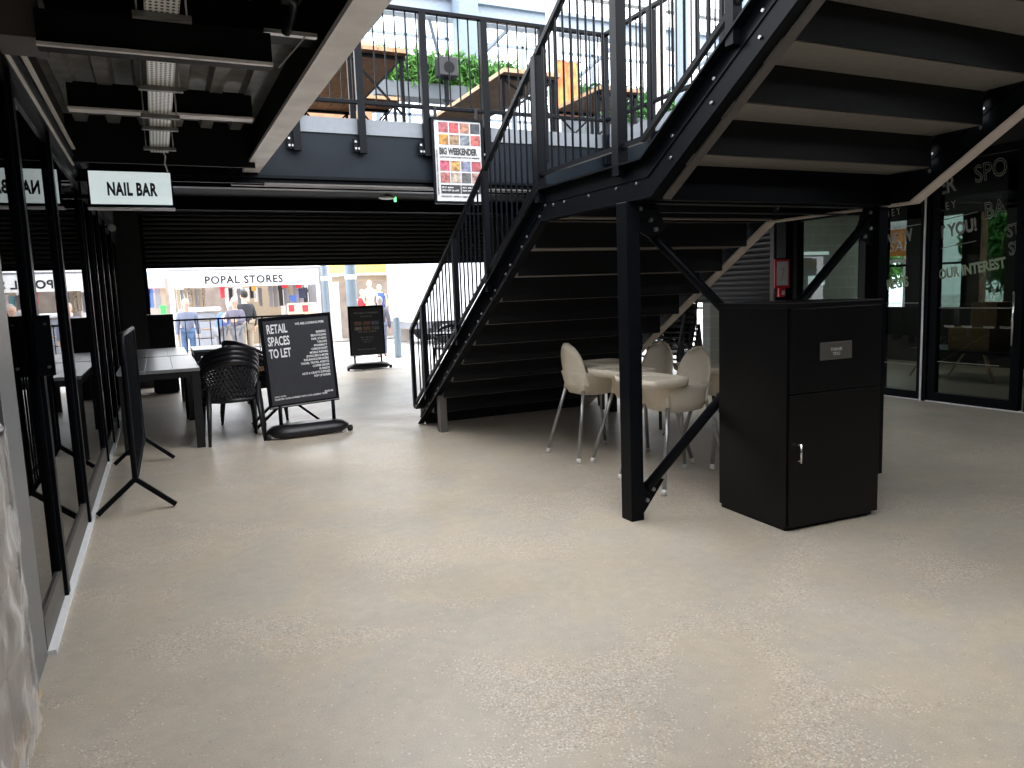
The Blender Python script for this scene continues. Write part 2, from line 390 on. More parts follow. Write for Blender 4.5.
# left wall shopfront
def shopfront():
    n = 1
    ys = [3.75, 4.55, 6.05, 8.35, 9.5, 10.6, 11.9, 13.4, YS-.1]
    fr = sroot('window_1', (XL, 3.4, 0))
    head = MB().box(XL-.06, XL+.03, 2.4, YS, 2.74, 2.92).box(XL-.06, XL+.05, 2.4, YS, 2.83, 2.86)
    head.build('window_frame', 'black_steel', fr)
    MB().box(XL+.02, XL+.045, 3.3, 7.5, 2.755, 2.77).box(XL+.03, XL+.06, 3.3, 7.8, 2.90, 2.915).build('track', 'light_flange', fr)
    MB().box(XL-.02, XL+.035, 3.80, YS, 0, .02).build('sill', 'white_paint', fr)
    for i, (a, b_) in enumerate(zip(ys, ys[1:])):
        w = sroot('window_%d' % (i+2), (XL, a, 0))
        f = MB()
        wd = .075 if i else .11
        if i:
            f.box(XL-.05, XL+.02, a-wd/2, a+wd/2, .02, 2.74)
            f.box(XL-.06, XL+.0, a-wd/2-.035, a-wd/2, .02, 2.74)
        f.box(XL-.04, XL, a+wd/2, b_-wd/2, 2.66, 2.74)
        f.build('window_frame', 'black_steel', w)
        MB().box(XL-.04, XL+.002, a+wd/2, b_-wd/2, .02, .17).build('bottom_rail', 'brown_flange' if i < 3 else 'black_steel', w)
        MB().box(XL-.022, XL-.014, a+wd/2, b_-wd/2, .17, 2.66).build('pane', 'glass_left', w)
shopfront()
mat('jamb_grey', (.15, .155, .155), .4)
struct('trim_20', MB().box(XL-.03, XL+.0, 3.45, 3.80, 0, 2.74), 'jamb_grey')
struct('wall_left', MB().box(-2.6, -2.5, -7, YS, 0, Z0).box(-2.5, XL-.03, 3.38, 3.44, 0, 3.3).box(XL-.06, XL, 2.4, YS, 2.92, 3.3), 'dark_wall')
# shutter wall
struct('wall_back', MB().box(XL-2, -.18, YS-.1, YS+.15, 0, Z0).box(6.9, XR, YS-.1, YS+.15, 0, Z0), 'dark_wall')
# right wall : piers, solid panels and glazing
rw = MB()
rw.box(XR, XR+.12, 2.9, 9.45, 2.98, Z0).box(XR, XR+.12, 9.0, YS, 2.6, Z0)
rw.box(XR, XR+.12, 7.0, 8.36, 0, 1.27).box(XR, XR+.12, 7.0, 8.36, 2.44, 2.98)
rw.box(XR-.05, XR+.15, 6.87, 7.18, 0, 2.98).box(XR, XR+.12, 8.3, 8.75, 0, 2.98)
rw.box(XR, XR+.12, 14, YS, 0, 2.98)
struct('wall_right', rw, 'dark_wall')
struct('trim_21', MB().box(XR-.16, XR-.02, 8.38, 8.56, 0, 3.2), 'black_steel')
struct('trim_22', MB().box(XR-.06, XR+.0, 8.72, 8.80, 0, 3.2), 'brown_flange')
# right windows and doors
w = sroot('window_20', (XR, 7.7, 1.27))
MB().box(XR-.02, XR+.06, 7.18, 7.22, 1.24, 2.46).box(XR-.02, XR+.06, 8.26, 8.30, 1.24, 2.46).box(XR-.02, XR+.06, 7.22, 8.26, 1.24, 1.28).box(XR-.02, XR+.06, 7.22, 8.26, 2.42, 2.46).build('window_frame', 'black_steel', w)
MB().box(XR+.02, XR+.028, 7.22, 8.26, 1.28, 2.42).build('pane', 'glass_right', w)
def glazed(kind, n, y0, y1, fw, zt, pane_bottom):
    w = sroot('%s_%d' % (kind, n), (XR, (y0+y1)/2, 0))
    f = MB().box(XR-.03, XR+.05, y0, y0+fw, .01, zt).box(XR-.03, XR+.05, y1-fw, y1, .01, zt)
    f.box(XR-.03, XR+.05, y0+fw, y1-fw, .01, pane_bottom).box(XR-.03, XR+.05, y0+fw, y1-fw, zt-.09, zt)
    f.build(kind+'_frame', 'black_steel', w, bevel=.004)
    p = MB().box(XR+.005, XR+.013, y0+fw, y1-fw, pane_bottom, zt-.09).build('pane', 'glass_right', w)
    return w, p
w1, p1 = glazed('window', 21, 6.26, 6.87, .05, 2.98, .11)
w2, p2 = glazed('door', 1, 5.06, 6.16, .10, 2.98, .12)
w3, p3 = glazed('window', 22, 3.0, 5.0, .05, 2.98, .11)
struct('trim_23', MB().box(XR-.05, XR+.03, 6.17, 6.25, 0, 2.98), 'black_steel')
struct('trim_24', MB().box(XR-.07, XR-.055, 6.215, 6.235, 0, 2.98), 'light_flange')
MB().tube([(XR-.07, 5.13, .75), (XR-.07, 5.13, 1.35)], .012).tube([(XR-.07, 5.13, .8), (XR-.03, 5.13, .8)], .008).tube([(XR-.07, 5.13, 1.3), (XR-.03, 5.13, 1.3)], .008).build('door_handle', 'silver', w2)
struct('trim_25', MB().box(XR-.04, XR+.1, 3.0, 6.9, 0, .012), 'white_paint')
RX = (PI/2, 0, -PI/2)
tilt = math.radians(8)
from mathutils import Euler
RT = Euler(RX).to_matrix().to_4x4() @ Matrix.Rotation(tilt, 4, 'Z')
gx = XR-.002
def gtext(s, size, y, z, par, m='letter_grey', **k):
    return text(s, size, m, par, (gx, y, z), RT, name='window_lettering', ext=.0008, sx=.72, **k)
gtext('OWER', .26, 6.44, 2.52, p2, bold=.02) if False else gtext('ER', .27, 6.1, 2.52, p2, bold=.02)
gtext('MEY', .13, 6.84, 2.32, p1, spacing=1.6)
gtext('LEY', .13, 6.08, 2.32, p2, spacing=1.6)
MB().bar((gx, 6.82, 2.17), (gx, 6.3, 2.2), .001, .01).build('window_lettering', 'letter_grey', p1)
MB().bar((gx, 6.08, 2.21), (gx, 5.62, 2.27), .001, .01).build('window_lettering', 'letter_grey', p2)
gtext('WE W', .2, 6.84, 1.96, p1, bold=.04)
gtext('T YOU!', .2, 6.08, 2.0, p2, bold=.04)
MB().bar((gx, 6.08, 1.88), (gx, 5.62, 1.94), .001, .008).build('window_lettering', 'letter_grey', p2)
gtext('REGIS', .17, 6.78, 1.40, p1, m='letter_green', bold=.04)
gtext('OUR INTEREST', .165, 6.06, 1.51, p2, m='letter_green', bold=.04)
text('SPO', .28, 'letter_grey', p2, (gx, 5.66, 2.60), RT, name='window_lettering', sx=.75, outline=.006)
text('BA', .26, 'letter_grey', p2, (gx, 5.53, 2.18), RT, name='window_lettering', sx=.75, outline=.006)
text('ST\nSH', .2, 'letter_grey', p2, (gx, 5.27, 1.95), RT, name='window_lettering', sx=.7, outline=.005)
for i, yy in enumerate((5.98, 5.76, 5.50, 5.31)):
    text('TRADER', .035, 'letter_grey', p2, (gx, yy, .93), RX, name='window_lettering', bold=.02)
MB().box(gx-.001, gx, 5.18, 6.05, 1.16, 1.168).box(gx-.001, gx, 5.3, 6.05, .50, .508).build('manifestation_line', 'letter_grey', p2)
MB().box(gx-.001, gx, 6.32, 6.8, 1.22, 1.228).box(gx-.001, gx, 6.32, 6.8, .44, .448).build('manifestation_line', 'letter_grey', p1)
w = sroot('window_23', (12.68, 8, 1))
MB().box(12.67, 12.68, 6.3, 7.4, 1.0, 2.6).box(12.67, 12.68, 7.7, 9.2, 1.0, 2.6).build('pane', 'glass_far', w)
MB().box(12.67, 12.68, 9.5, 10.4, 1.0, 2.6).build('pane', 'glass_clear', w)
MB().box(12.64, 12.7, 6.3, 10.4, 1.75, 1.79).box(12.64, 12.7, 6.8, 6.86, 1, 2.6).box(12.64, 12.7, 8.4, 8.46, 1, 2.6).build('window_frame', 'black_steel', w)
for yy in (6.62, 7.95, 8.75, 9.9):  # stand-ins for pillars mirrored in the right glazing
    tag(MB().box(13.4, 13.6, yy-.12, yy+.12, 0, 3.2).build('brick_pillar', 'peach_render'), 'peach coloured pillar outside the far windows beyond the right hand glazing', 'pillar', 'peach pillars beyond the right glazing')
# room behind the right glazing
struct('wall_far_right', MB().box(12.6, 12.75, 3, 14, 0, 1.0).box(12.6, 12.75, 3, 6.3, 1.0, 3.29).box(12.6, 12.75, 7.4, 7.7, 1.0, 3.29).box(12.6, 12.75, 9.2, 9.5, 1.0, 3.29).box(12.6, 12.75, 3, 14, 2.6, 3.29).box(12.6, 12.75, 10.4, 14, 1, 2.6), 'dark_wall')
struct('wall_block', MB().box(XR+.12, 12.6, 10.4, 10.6, 0, 3.29), 'block_wall')
struct('ceiling_rear', MB().box(XL, XR, -4, .3, 3.3, 3.44), 'black_soffit')  # unseen slab added overhead to shade the near floor
struct('wall_rear', MB().box(-2.6, XR+4, -4.2, -4, 0, 3.4), 'dark_wall')  # unseen wall added to block light from behind the camera
struct('wall_right_rear', MB().box(XR+.02, XR+.12, -4, 2.9, 0, 3.3), 'dark_wall')
struct('wall_front_right', MB().box(XR+.12, 14, 2.9, 3, 0, 3.29), 'dark_wall')
exec_parts = []
# ================================================================== STAIR
SX0, SX1 = 2.76, 5.16
st = thing('staircase', 'black steel staircase with a half landing climbing towards the viewer on braced posts', 'staircase', (4, 5.5, 0))
RI, GO = 2.36/11, .34
RI2, GO2 = .216, .36
ZP, YP, YQ = 2.36, 3.66, 5.16          # landing plate level and its near edge
YL1, YL0 = 5.25, 3.90          # landing far and near edge
ZL = 2.33
slope = RI/GO
def nose(i): return YL1+(13-i)*GO  # lower flight: riser plane of tread i
n_low = 14
def stringer(x0, x1, fx0, fx1, flange_mat, name='stringer'):
    # web outline in (y, z); bottom offset below top
    D = .235
    yb = 8.67
    up_y, up_z = 2.35, ZL+slope*(YL0-2.35)
    top = [(yb, .17), (YL1, ZL), (YL0, ZL), (up_y, up_z)]
    D2 = D
    bot = [(8.60, .0), (YL1-.02, ZL-D2), (YL0-.10, ZL-D2), (up_y, up_z-D-.05)]
    m = MB().prism([(8.67, 0)]+top+bot[::-1], 'x', x0, x1)
    s_ = m.build(name, 'black_steel', st, bevel=.003)
    f = MB()
    for a, b in zip(top, top[1:]): f.bar(((fx0+fx1)/2, a[0], a[1]+.004), ((fx0+fx1)/2, b[0], b[1]+.004), abs(fx1-fx0), .012)
    f.build('top_flange', 'black_steel', s_)
    f = MB()
    for k, (a, b) in enumerate(zip(bot, bot[1:])):
        f.bar(((fx0+fx1)/2, a[0], a[1]+.0), ((fx0+fx1)/2, b[0], b[1]+.0), abs(fx1-fx0), .014)
    f.build('bottom_flange', flange_mat, s_)
    f = MB()
    xo = x0-.004 if fx0 < x0 else x1+.004
    for a, b in zip(top, top[1:]):
        f.bar((xo, a[0], a[1]-.10), (xo, b[0], b[1]-.10), .008, .012)
    f.build('web_rib', 'black_steel', s_)
    return s_
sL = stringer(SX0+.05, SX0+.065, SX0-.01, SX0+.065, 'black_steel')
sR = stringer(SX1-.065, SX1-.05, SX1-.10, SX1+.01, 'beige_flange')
# underside plate of the upper flight, left side
# inner flange leaf of left stringer (brownish underside)
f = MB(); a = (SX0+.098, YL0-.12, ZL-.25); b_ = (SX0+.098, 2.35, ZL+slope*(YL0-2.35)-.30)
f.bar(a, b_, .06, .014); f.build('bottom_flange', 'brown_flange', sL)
tx0, tx1 = SX0+.066, SX1-.103
for i in range(1, 11):           # lower flight
    z = i*RI; y = YQ+(11-i)*GO
    MB().box(tx0, tx1, y-GO-.01, y, z-.04, z).build('tread', 'tread_under', st)
    MB().box(tx0, tx1, y-.025, y-.012, z-RI-.034, z-.04).build('riser', 'riser_black', st)
MB().box(tx0, tx1, YQ-.025, YQ-.012, ZP-RI-.03, ZP-.04).build('riser', 'riser_black', st)
MB().box(tx0, tx1, YP-.01, YQ, ZP-.04, ZP).build('landing_plate', 'tread_under', st)
for yy in (YQ+.12, YL0+.08):
    MB().box(tx0, tx1, yy-.03, yy+.03, ZL-.235, ZL-.22).box(tx0, tx1, yy-.005, yy+.005, ZL-.22, ZP-.04).build('landing_beam', 'black_steel', st)
for i in range(1, 6):            # upper flight
    z = ZP+i*RI2; y = YP-(i-1)*GO2
    MB().box(tx0, tx1, y-GO2-.01, y, z-.04, z).build('tread', 'tread_under', st)
    MB().box(tx0, tx1, y-.025, y-.012, z-RI2-.035, z-.04).build('riser', 'riser_black', st)
    if i == 5: MB().box(tx0-.06, 6.5, y-1.5, y-GO2-.02, z-.06, z).build('landing_plate', 'black_matt', st)
# posts, bracing and gussets
yp = 4.08
for xa in (SX0-.03, 5.03):
    MB().box(xa, xa+.10, yp-.055, yp+.065, 0, ZL-.24).build('post', 'black_steel', st, bevel=.004)
MB().box(SX0+.02, SX0+.1, 7.86, 7.96, 0, .42).build('post', 'brown_flange', st)
MB().box(SX1-.1, SX1-.02, 7.86, 7.96, 0, .42).build('post', 'black_steel', st)
a0 = SX0+.07; a1 = 5.03
MB().tube([(a0+.06, yp, .20), (a1-.05, yp, 2.0)], .034, 14).build('brace', 'black_steel', st)
MB().tube([(a0+.06, yp+.075, 2.0), (a1-.05, yp+.075, .22)], .034, 14).build('brace', 'black_steel', st)
def gusset(poly, bolts):
    g = MB().prism(poly, 'y', yp-.008, yp+.006).build('gusset_plate', 'black_steel', st)
    for bx, bz in bolts:
        MB().tube([(bx, yp-.03, bz), (bx, yp-.008, bz)], .014, 8).build('bolt', 'bolt_steel', g)
gusset([(a0, .03), (a0+.03, .03), (a0+.20, .24), (a0+.12, .28), (a0, .22)], [(a0+.05, .12), (a0+.10, .19)])
gusset([(a0, 2.09), (a0+.16, 2.09), (a0+.24, 1.93), (a0+.12, 1.86), (a0, 1.92)], [(a0+.03, 2.05), (a0+.11, 1.98), (a0+.15, 1.92)])
gusset([(a1, 2.09), (a1-.1, 2.09), (a1-.2, 1.90), (a1-.12, 1.84), (a1, 1.8)], [(a1-.06, 2.05), (a1-.05, 1.93), (a1-.11, 1.87)])
gusset([(a1, .03), (a1-.03, .03), (a1-.2, .24), (a1-.12, .28), (a1, .22)], [])
MB().box(a0, a1, yp-.05, yp+.05, 2.085, 2.10).box(a0, a1, yp-.004, yp+.004, 2.10, 2.2).build('frame_beam', 'black_steel', st)
MB().box(a0, a1, yp-.02, yp+.02, 2.03, 2.04).build('tie_rod', 'black_steel', st)
# bolts on the stringers
def bolts(x, dx, par):
    proto = None
    L = []
    for i in range(1, 11):
        y = YL1+(10.3-i)*GO; z = ZL-slope*(y-YL1)
        L += [(y+.0, z-.13), (y-.10, z-.055)]
    for y in (5.12, 4.95, 4.6, 4.25, 4.02): L.append((y, ZL-.13))
    for i in range(1, 6):
        y = YL0-(i-.3)*GO2; z = ZL+slope*(YL0-y)
        L += [(y, z-.07), (y+.02, z-.19)]
    for y, z in L:
        if proto is None:
            proto = MB().tube([(0, 0, 0), (dx*.012, 0, 0)], [.013, .009], 8).build('bolt', 'bolt_steel', par, local=True); b = proto
        else:
            b = proto.copy(); C.objects.link(b)
        b.location = Vector((x, y, z))-wl(par)
bolts(SX0+.05, -1, sL); bolts(SX1-.066, -1, sR)
# stair balustrades
def rail_z(y, off):
    if y > YL1: return ZL-slope*(y-YL1)+off
    if y > YL0: return ZL+off
    return ZL+slope*(YL0-y)+off
def topz(y):
    if y > 4.82: return ZL+1.04-slope*(y-YL1)
    return rail_z(y, 1.04+.43*.629)
def balustrade(x):
    tr, br = 1.04, .12
    RT_ = ZL+1.04+.43*.629
    p = [(x, 8.80, rail_z(8.80, .09)), (x, 8.80, rail_z(8.80, tr)), (x, YL1+.03, rail_z(YL1+.03, tr)), (x, 4.82, RT_), (x, YL0, RT_), (x, 2.4, rail_z(2.4, RT_-ZL))]
    m = MB()
    for a, b in zip(p[1:], p[2:]): m.bar(a, b, .045, .045)
    h = m.build('handrail', 'black_steel', st, bevel=.006)
    m = MB()
    q = [(x, 8.74, rail_z(8.74, br)), (x, YL1, ZL+br), (x, YL0+.02, ZL+br), (x, 2.4, rail_z(2.4, br))]
    for a, b in zip(q, q[1:]): m.bar(a, b, .03, .03)
    m.build('bottom_rail', 'black_steel', st)
    MB().bar(p[0], p[1], .05, .045).build('newel_post', 'black_steel', st)
    MB().bar((x, 8.80, rail_z(8.8, .09)), (x, 8.66, rail_z(8.66, .04)), .045, .045).build('newel_post', 'black_steel', st)
    for y, w in ((8.32, .06), (7.22, .055), (6.38, .055), (5.30, .07), (4.18, .075), (3.12, .06)):
        MB().bar((x, y, rail_z(y, -.06)), (x, y, topz(y)), w, w, up=(0, 1, 0)).build('baluster_post', 'black_steel', st)
    proto = None; y = 8.66
    while y > 2.45:
        y -= .105
        if min(abs(y-q) for q in (8.32, 7.22, 6.38, 5.3, 4.18, 3.12)) < .045: continue
        z0 = rail_z(y, br); z1 = topz(y)
        MB().tube([(x, y, z0), (x, y, z1-.02)], .0085, 6, cap=False).build('baluster', 'black_steel', st)
balustrade(SX0+.03)
balustrade(SX1-.03)
# ================================================================== UPPER FLOOR BALUSTRADES
def mez_rail(a, b, label, posts, name='balustrade'):
    a = Vector(a); b = Vector(b); d = (b-a); Ln = d.length; d.normalize()
    t = thing(name, label, 'balustrade', (*((a+b)/2).xy, Z1-.3))
    MB().bar(a+Vector((0, 0, 4.62)), b+Vector((0, 0, 4.62)), .055, .045).build('handrail', 'black_steel', t, bevel=.006)
    MB().bar(a+Vector((0, 0, 3.61)), b+Vector((0, 0, 3.61)), .05, .04).build('bottom_rail', 'black_steel', t, bevel=.006)
    for s in posts:
        p = a+d*s
        po = MB().box(p.x-.04, p.x+.04, p.y-.03, p.y+.03, 3.08, 4.60).build('post', 'black_steel', t, bevel=.004)
        if abs(d.x) > .5:
            MB().box(p.x-.10, p.x-.02, p.y-.0, p.y+.03, 3.10, 3.23).build('bracket', 'black_steel', po)
            for k in ((-.08, .2), (-.08, .13), (-.045, .13)):
                MB().tube([(p.x+k[0], p.y-.02, 3.0+k[1]), (p.x+k[0], p.y-.004, 3.0+k[1])], .012, 8).build('bolt', 'bolt_steel', po)
    s = .12
    while s < Ln:
        if min([abs(s-q) for q in posts]+[9]) > .06:
            p = a+d*s
            MB().tube([(p.x, p.y, 3.61), (p.x, p.y, 4.6)], .009, 6, cap=False).build('baluster', 'black_steel', t)
        s += .122
mez_rail((1.1, YE-.09, 0), (5.20, YE-.09, 0), 'black railing along the far edge of the upper floor, above the poster', [.35, 1.04, 1.77, 2.50, 3.25])
mez_rail((5.22, YE-.03, 0), (5.22, 3.45, 0), 'black railing along the right edge of the upper floor, behind the stairs', [.06, 1.0, 2.2, 3.4, 4.5])
# ================================================================== ROLLER SHUTTERS
def shutter(name, label, p0, p1, axis, zb, zt, pitch, house=True):
    t = thing(name, label, 'roller shutter', p0)
    # wavy slat profile extruded
    prof = []; z = zb
    while z < zt:
        prof += [(0, z), (.014, z+pitch*.2), (.02, z+pitch*.5), (.014, z+pitch*.8), (0, z+pitch*.95)]; z += pitch
    m = MB()
    if axis == 'x':
        rr = [[(xx, YS-.02-d, z) for d, z in prof] for xx in (p0[0], p1[0])]
    else:
        rr = [[(XR-.01-d, yy, z) for d, z in prof] for yy in (p0[1], p1[1])]
    m.loft(rr, False, False, smooth=False, closed=False)
    m.build('slat_curtain', 'slat_black', t, solid=.003)
    if axis == 'x':
        MB().box(p0[0], p1[0], YS-.05, YS, zb-.04, zb+.01).build('bottom_bar', 'black_steel', t)
        MB().box(p0[0], p0[0]+.06, YS-.07, YS+.0, 0, 3.28).build('guide_rail', 'black_steel', t)
        MB().box(p1[0]-.06, p1[0], YS-.07, YS+.0, 0, 3.28).build('guide_rail', 'black_steel', t)
        MB().box(p0[0], p1[0], YS-.45, YS-.06, 3.22, 3.285).build('housing', 'black_steel', t)
    else:
        MB().box(XR-.04, XR, p0[1], p1[1], zb-.04, zb+.01).build('bottom_bar', 'black_steel', t)
    return t
shutter('roller_shutter', 'wide black slatted roller shutter, partly lowered over the street entrance', (-.18, YS, 2.25), (6.9, YS, 0), 'x', 2.27, 3.25, .085)
shutter('roller_shutter', 'black slatted side shutter seen under the stairs, beside the red framed notice', (XR, 8.8, 1.3), (XR, 13.9, 0), 'y', 1.28, 2.95, .085)
# lines of duct / beam under the far soffit
struct('trim_30', MB().box(.9, 8.6, 9.35, 9.45, 2.90, 3.29), 'black_steel')
# ================================================================== CEILING SERVICES
t = thing('cable_tray', 'perforated galvanised cable tray hanging under the left ceiling on cross brackets', 'cable tray', (.135, 5.3, 2.88))
tb = MB().box(.065, .205, 2.2, 7.42, 2.88, 2.883)
tb.build('tray_base', 'perforated_tray', t)
MB().box(.062, .066, 2.2, 7.42, 2.88, 2.92).box(.204, .208, 2.2, 7.42, 2.88, 2.92).build('tray_side', 'galv', t)
for yy in (3.0, 3.93, 5.2, 5.95, 6.35, 7.15):
    b = MB().box(.01, .26, yy-.02, yy+.02, 2.85, 2.876).build('cross_bracket', 'galv_deck', t)
    [MB().tube([(xx, yy, 2.86), (xx, yy, 3.15)], .005, 6).build('hanger_rod', 'galv', b) for xx in (.03, .24)]
MB().tube([(.16, 7.40, 2.89), (.18, 7.46, 2.86), (.17, 7.5, 2.80), (.19, 7.55, 2.74)], .006, 6).build('cable', 'galv', t)
pts = [(-.38, 3.70, 2.95), (.5, 3.70, 2.95)]
for k in range(0, 10):
    a = PI/2*k/9; pts.append((.62+.09*math.sin(a), 3.70+.09*(1-math.cos(a))*1.0, 2.95-.0))
pts += [(.72, 3.95, 2.93), (.70, 4.02, 2.88)]
tag(MB().tube(pts, .022, 12).build('conduit_pipe', 'black_steel'), 'black conduit pipe running above the box beam, bent back at its right end', 'pipe')
t = thing('sign_bracket', 'small metal bracket strapping the box beam to the main beam', 'bracket', (.75, 4.1, 2.7))
MB().box(.60, .86, 4.03, 4.07, 2.88, 2.90).build('arm', 'galv', t)
MB().bar((.66, 4.05, 2.72), (.80, 4.05, 2.88), .02, .006).build('strut', 'galv', t)
EP = at(387, 198, 11.6)
for k, (x, y) in enumerate([(EP.x, 11.6)]):
    t = thing('emergency_light', 'small round white emergency light with a green indicator under the far ceiling', 'light', (x, y, 3.2))
    z = EP.z
    MB().tube([(x, y, z+.06), (x, y, z+.02), (x, y, z), (x, y, z-.015)], [.04, .13, .13, .09], 20).build('lamp_body', 'white_plastic', t)
    MB().tube([(x+.13, y, z-.03), (x+.13, y, z-.055)], .018, 8).box(x+.115, x+.145, y-.01, y+.01, z-.03, z+.02).build('indicator', 'green_led', t)
    MB().tube([(x, y, z+.05), (x, y, 3.29)], .015, 8).build('stem', 'black_steel', t)
# camera on the left wall
t = thing('security_camera', 'small white security camera high on the left shopfront beyond the nail bar sign', 'camera', (XL, 12.0, 2.6))
MB().tube([(XL, 12.0, 2.66), (XL+.07, 12.0, 2.66)], .012, 8).build('mount', 'black_steel', t)
MB().tube([(XL+.09, 12.08, 2.66), (XL+.11, 11.85, 2.63)], .05, 12).build('camera_body', 'white_plastic', t)
# nail bar light box
t = thing('projecting_sign', 'illuminated white NAIL BAR sign projecting from the left shopfront', 'sign', (-.12, 8.1, 2.46))
x0, x1, za, zb = -.47, .22, 2.50, 2.80
MB().box(x0-.015, x1+.015, 8.02, 8.14, za-.02, zb+.015).build('casing', 'black_steel', t)
MB().box(x0, x1, 8.012, 8.02, za, zb).build('light_panel', 'lightbox', t)
MB().box(x0-.03, x1+.02, 8.0, 8.14, za-.045, za-.03).build('bottom_trim', 'white_paint', t)
MB().box(XL, x0-.01, 8.05, 8.11, za+.05, za+.09).box(XL, x0-.01, 8.05, 8.11, zb-.09, zb-.05).build('wall_arm', 'black_steel', t)
text('NAIL BAR', .16, 'letter_black', t, (-.12, 8.010, 2.585), sx=.56, bold=.045, align='CENTER', spacing=1.10)
# lettering on the other side of the sign is not visible from the hall
# lock plate on the sliding door
t = thing('door_plate', 'black bolted plate standing out from the left glass doors', 'plate', (XL+.06, 4.5, 1.2))
MB().box(XL+.003, XL+.08, 4.46, 4.48, 1.21, 1.52).build('plate', 'black_steel', t, bevel=.003)
MB().box(XL+.0, XL+.03, 4.48, 4.6, 1.23, 1.49).build('back_box', 'black_steel', t)
for x, z in ((XL+.055, 1.255), (XL+.055, 1.475)):
    MB().tube([(x, 4.45, z), (x, 4.46, z)], .008, 8).build('bolt', 'bolt_steel', t)
# poster
t = thing('poster_frame', 'framed BIG WEEKENDER poster with rows of small pictures hung on the upper railing', 'poster', (3.2, 8.1, 2.5))
PX0, PX1, PZ0, PZ1 = 2.90, 3.52, 2.56, 3.50; py = YE-.165
tp = 0
MB().box(PX0, PX1, py, py+.03, PZ0, PZ0+.03).box(PX0, PX1, py, py+.03, PZ1-.03, PZ1).box(PX0, PX0+.03, py, py+.03, PZ0+.03, PZ1-.03).box(PX1-.03, PX1, py, py+.03, PZ0+.03, PZ1-.03).build('frame', 'black_steel', t)
sheet = MB().box(PX0+.03, PX1-.03, py+.012, py+.02, PZ0+.03, PZ1-.03).build('sheet', 'paper_white', t)
MB().box(PX0+.05, PX0+.08, py+.03, py+.06, PZ1-.1, PZ1+.12).box(PX1-.08, PX1-.05, py+.03, py+.06, PZ1-.1, PZ1+.12).build('hanging_strap', 'black_strap', t)
k = 0
for row, zc in enumerate((3.395, 3.265, 2.98, 2.85)):
    for c_ in range(4):
        xa = PX0+.085+c_*.127
        MB().box(xa, xa+.112, py+.008, py+.012, zc-.055, zc+.055).build('picture', 'photo_%d' % k, sheet); k += 1
text('BIG WEEKENDER', .098, 'letter_black', sheet, (PX0+.082, py+.008, 3.105), sx=.60, bold=.045)
text('FOOD MUSIC DRINKS STREET PARTY ALL WEEKEND', .024, 'letter_black', sheet, (PX0+.085, py+.008, 3.065), sx=.85)
text('CELEBRATE THE LONG WEEKEND WITH FRIENDS', .022, 'letter_black', sheet, (PX0+.062, py+.008, 2.66), (PI/2, -PI/2, 0), sx=1)
for xa in (PX0+.085, PX0+.33):
    pb = MB().box(xa, xa+.235, py+.008, py+.012, 2.675, 2.77).build('panel', 'letter_black', sheet)
    text('FRI 12 - SUN 14\nFROM 12PM TILL LATE', .025, 'letter_white', pb, (xa+.012, py+.006, 2.732), sx=.8, line=1.3)
text('FREE ENTRY   BOOK A TABLE ONLINE', .025, 'letter_black', sheet, (PX0+.085, py+.008, 2.635), sx=.95)
# ================================================================== CABINET
t = thing('cabinet', 'tall black wooden cabinet with a silver handle standing in front of the braced stair frame', 'cabinet', (3.81, 3.65, 0), math.radians(-2.5))
def L(mb, n, mt, par, **k): return mb.build(n, mt, par, local=True, **k)
w, d_, hh = .76, .66, 1.42
L(MB().box(-w/2, w/2, -d_/2+.02, d_/2, .03, hh-.03).box(-w/2+.01, w/2-.01, -d_/2+.04, d_/2-.01, 0, .03), 'body', 'black_wood', t, bevel=.003)
L(MB().box(-w/2-.004, w/2+.004, -d_/2-.004, d_/2+.004, hh-.03, hh), 'top', 'black_wood', t, bevel=.003)
dr = L(MB().box(-w/2+.012, w/2-.003, -d_/2, -d_/2+.02, .035, .86), 'door', 'black_wood', t, bevel=.002)
L(MB().tube([(-w/2+.075, -d_/2-.028, .44), (-w/2+.075, -d_/2-.028, .56)], .007, 8).tube([(-w/2+.075, -d_/2, .45), (-w/2+.075, -d_/2-.028, .45)], .005, 8).tube([(-w/2+.075, -d_/2, .55), (-w/2+.075, -d_/2-.028, .55)], .005, 8), 'handle', 'silver', dr)
up = L(MB().box(-w/2+.012, w/2-.003, -d_/2, -d_/2+.02, .87, hh-.035), 'front_panel', 'black_wood', t, bevel=.002)
L(MB().box(-.14, .12, -d_/2-.006, -d_/2, 1.06, 1.17), 'slot_plate', 'plate_dark', up, bevel=.002)
text('THANK\nYOU', .028, 'letter_grey', up, (-.01, -d_/2-.007, 1.115), bold=.02, align='CENTER', world=False)
# fire point behind
t = thing('fire_point', 'red framed white notice with a small red call point on the dark column', 'notice', (XR-.25, 8.55, 1.3))
fx, fy = 8.40, 8.36
MB().box(fx-.15, fx+.14, fy-.01, fy+.01, 1.46, 1.88).build('frame', 'red_paint', t)
sh = MB().box(fx-.115, fx+.105, fy-.016, fy-.01, 1.50, 1.85).build('sheet', 'paper_white', t)
MB().bar((fx-.03, fy-.018, 1.56), (fx+.02, fy-.018, 1.74), .02, .003, up=(0, 1, 0)).bar((fx+.02, fy-.018, 1.74), (fx-.05, fy-.018, 1.74), .003, .02).build('symbol', 'letter_grey', sh)
MB().box(fx-.08, fx+.04, fy-.03, fy+.03, 1.33, 1.46).build('call_point', 'red_paint', t, bevel=.004)
MB().box(fx-.03, fx+.02, fy-.036, fy-.03, 1.36, 1.42).build('glass_button', 'paper_white', t)
MB().box(fx-.1, fx+.16, fy+.03, fy+.05, 1.28, 1.9).build('back_plate', 'black_steel', t)
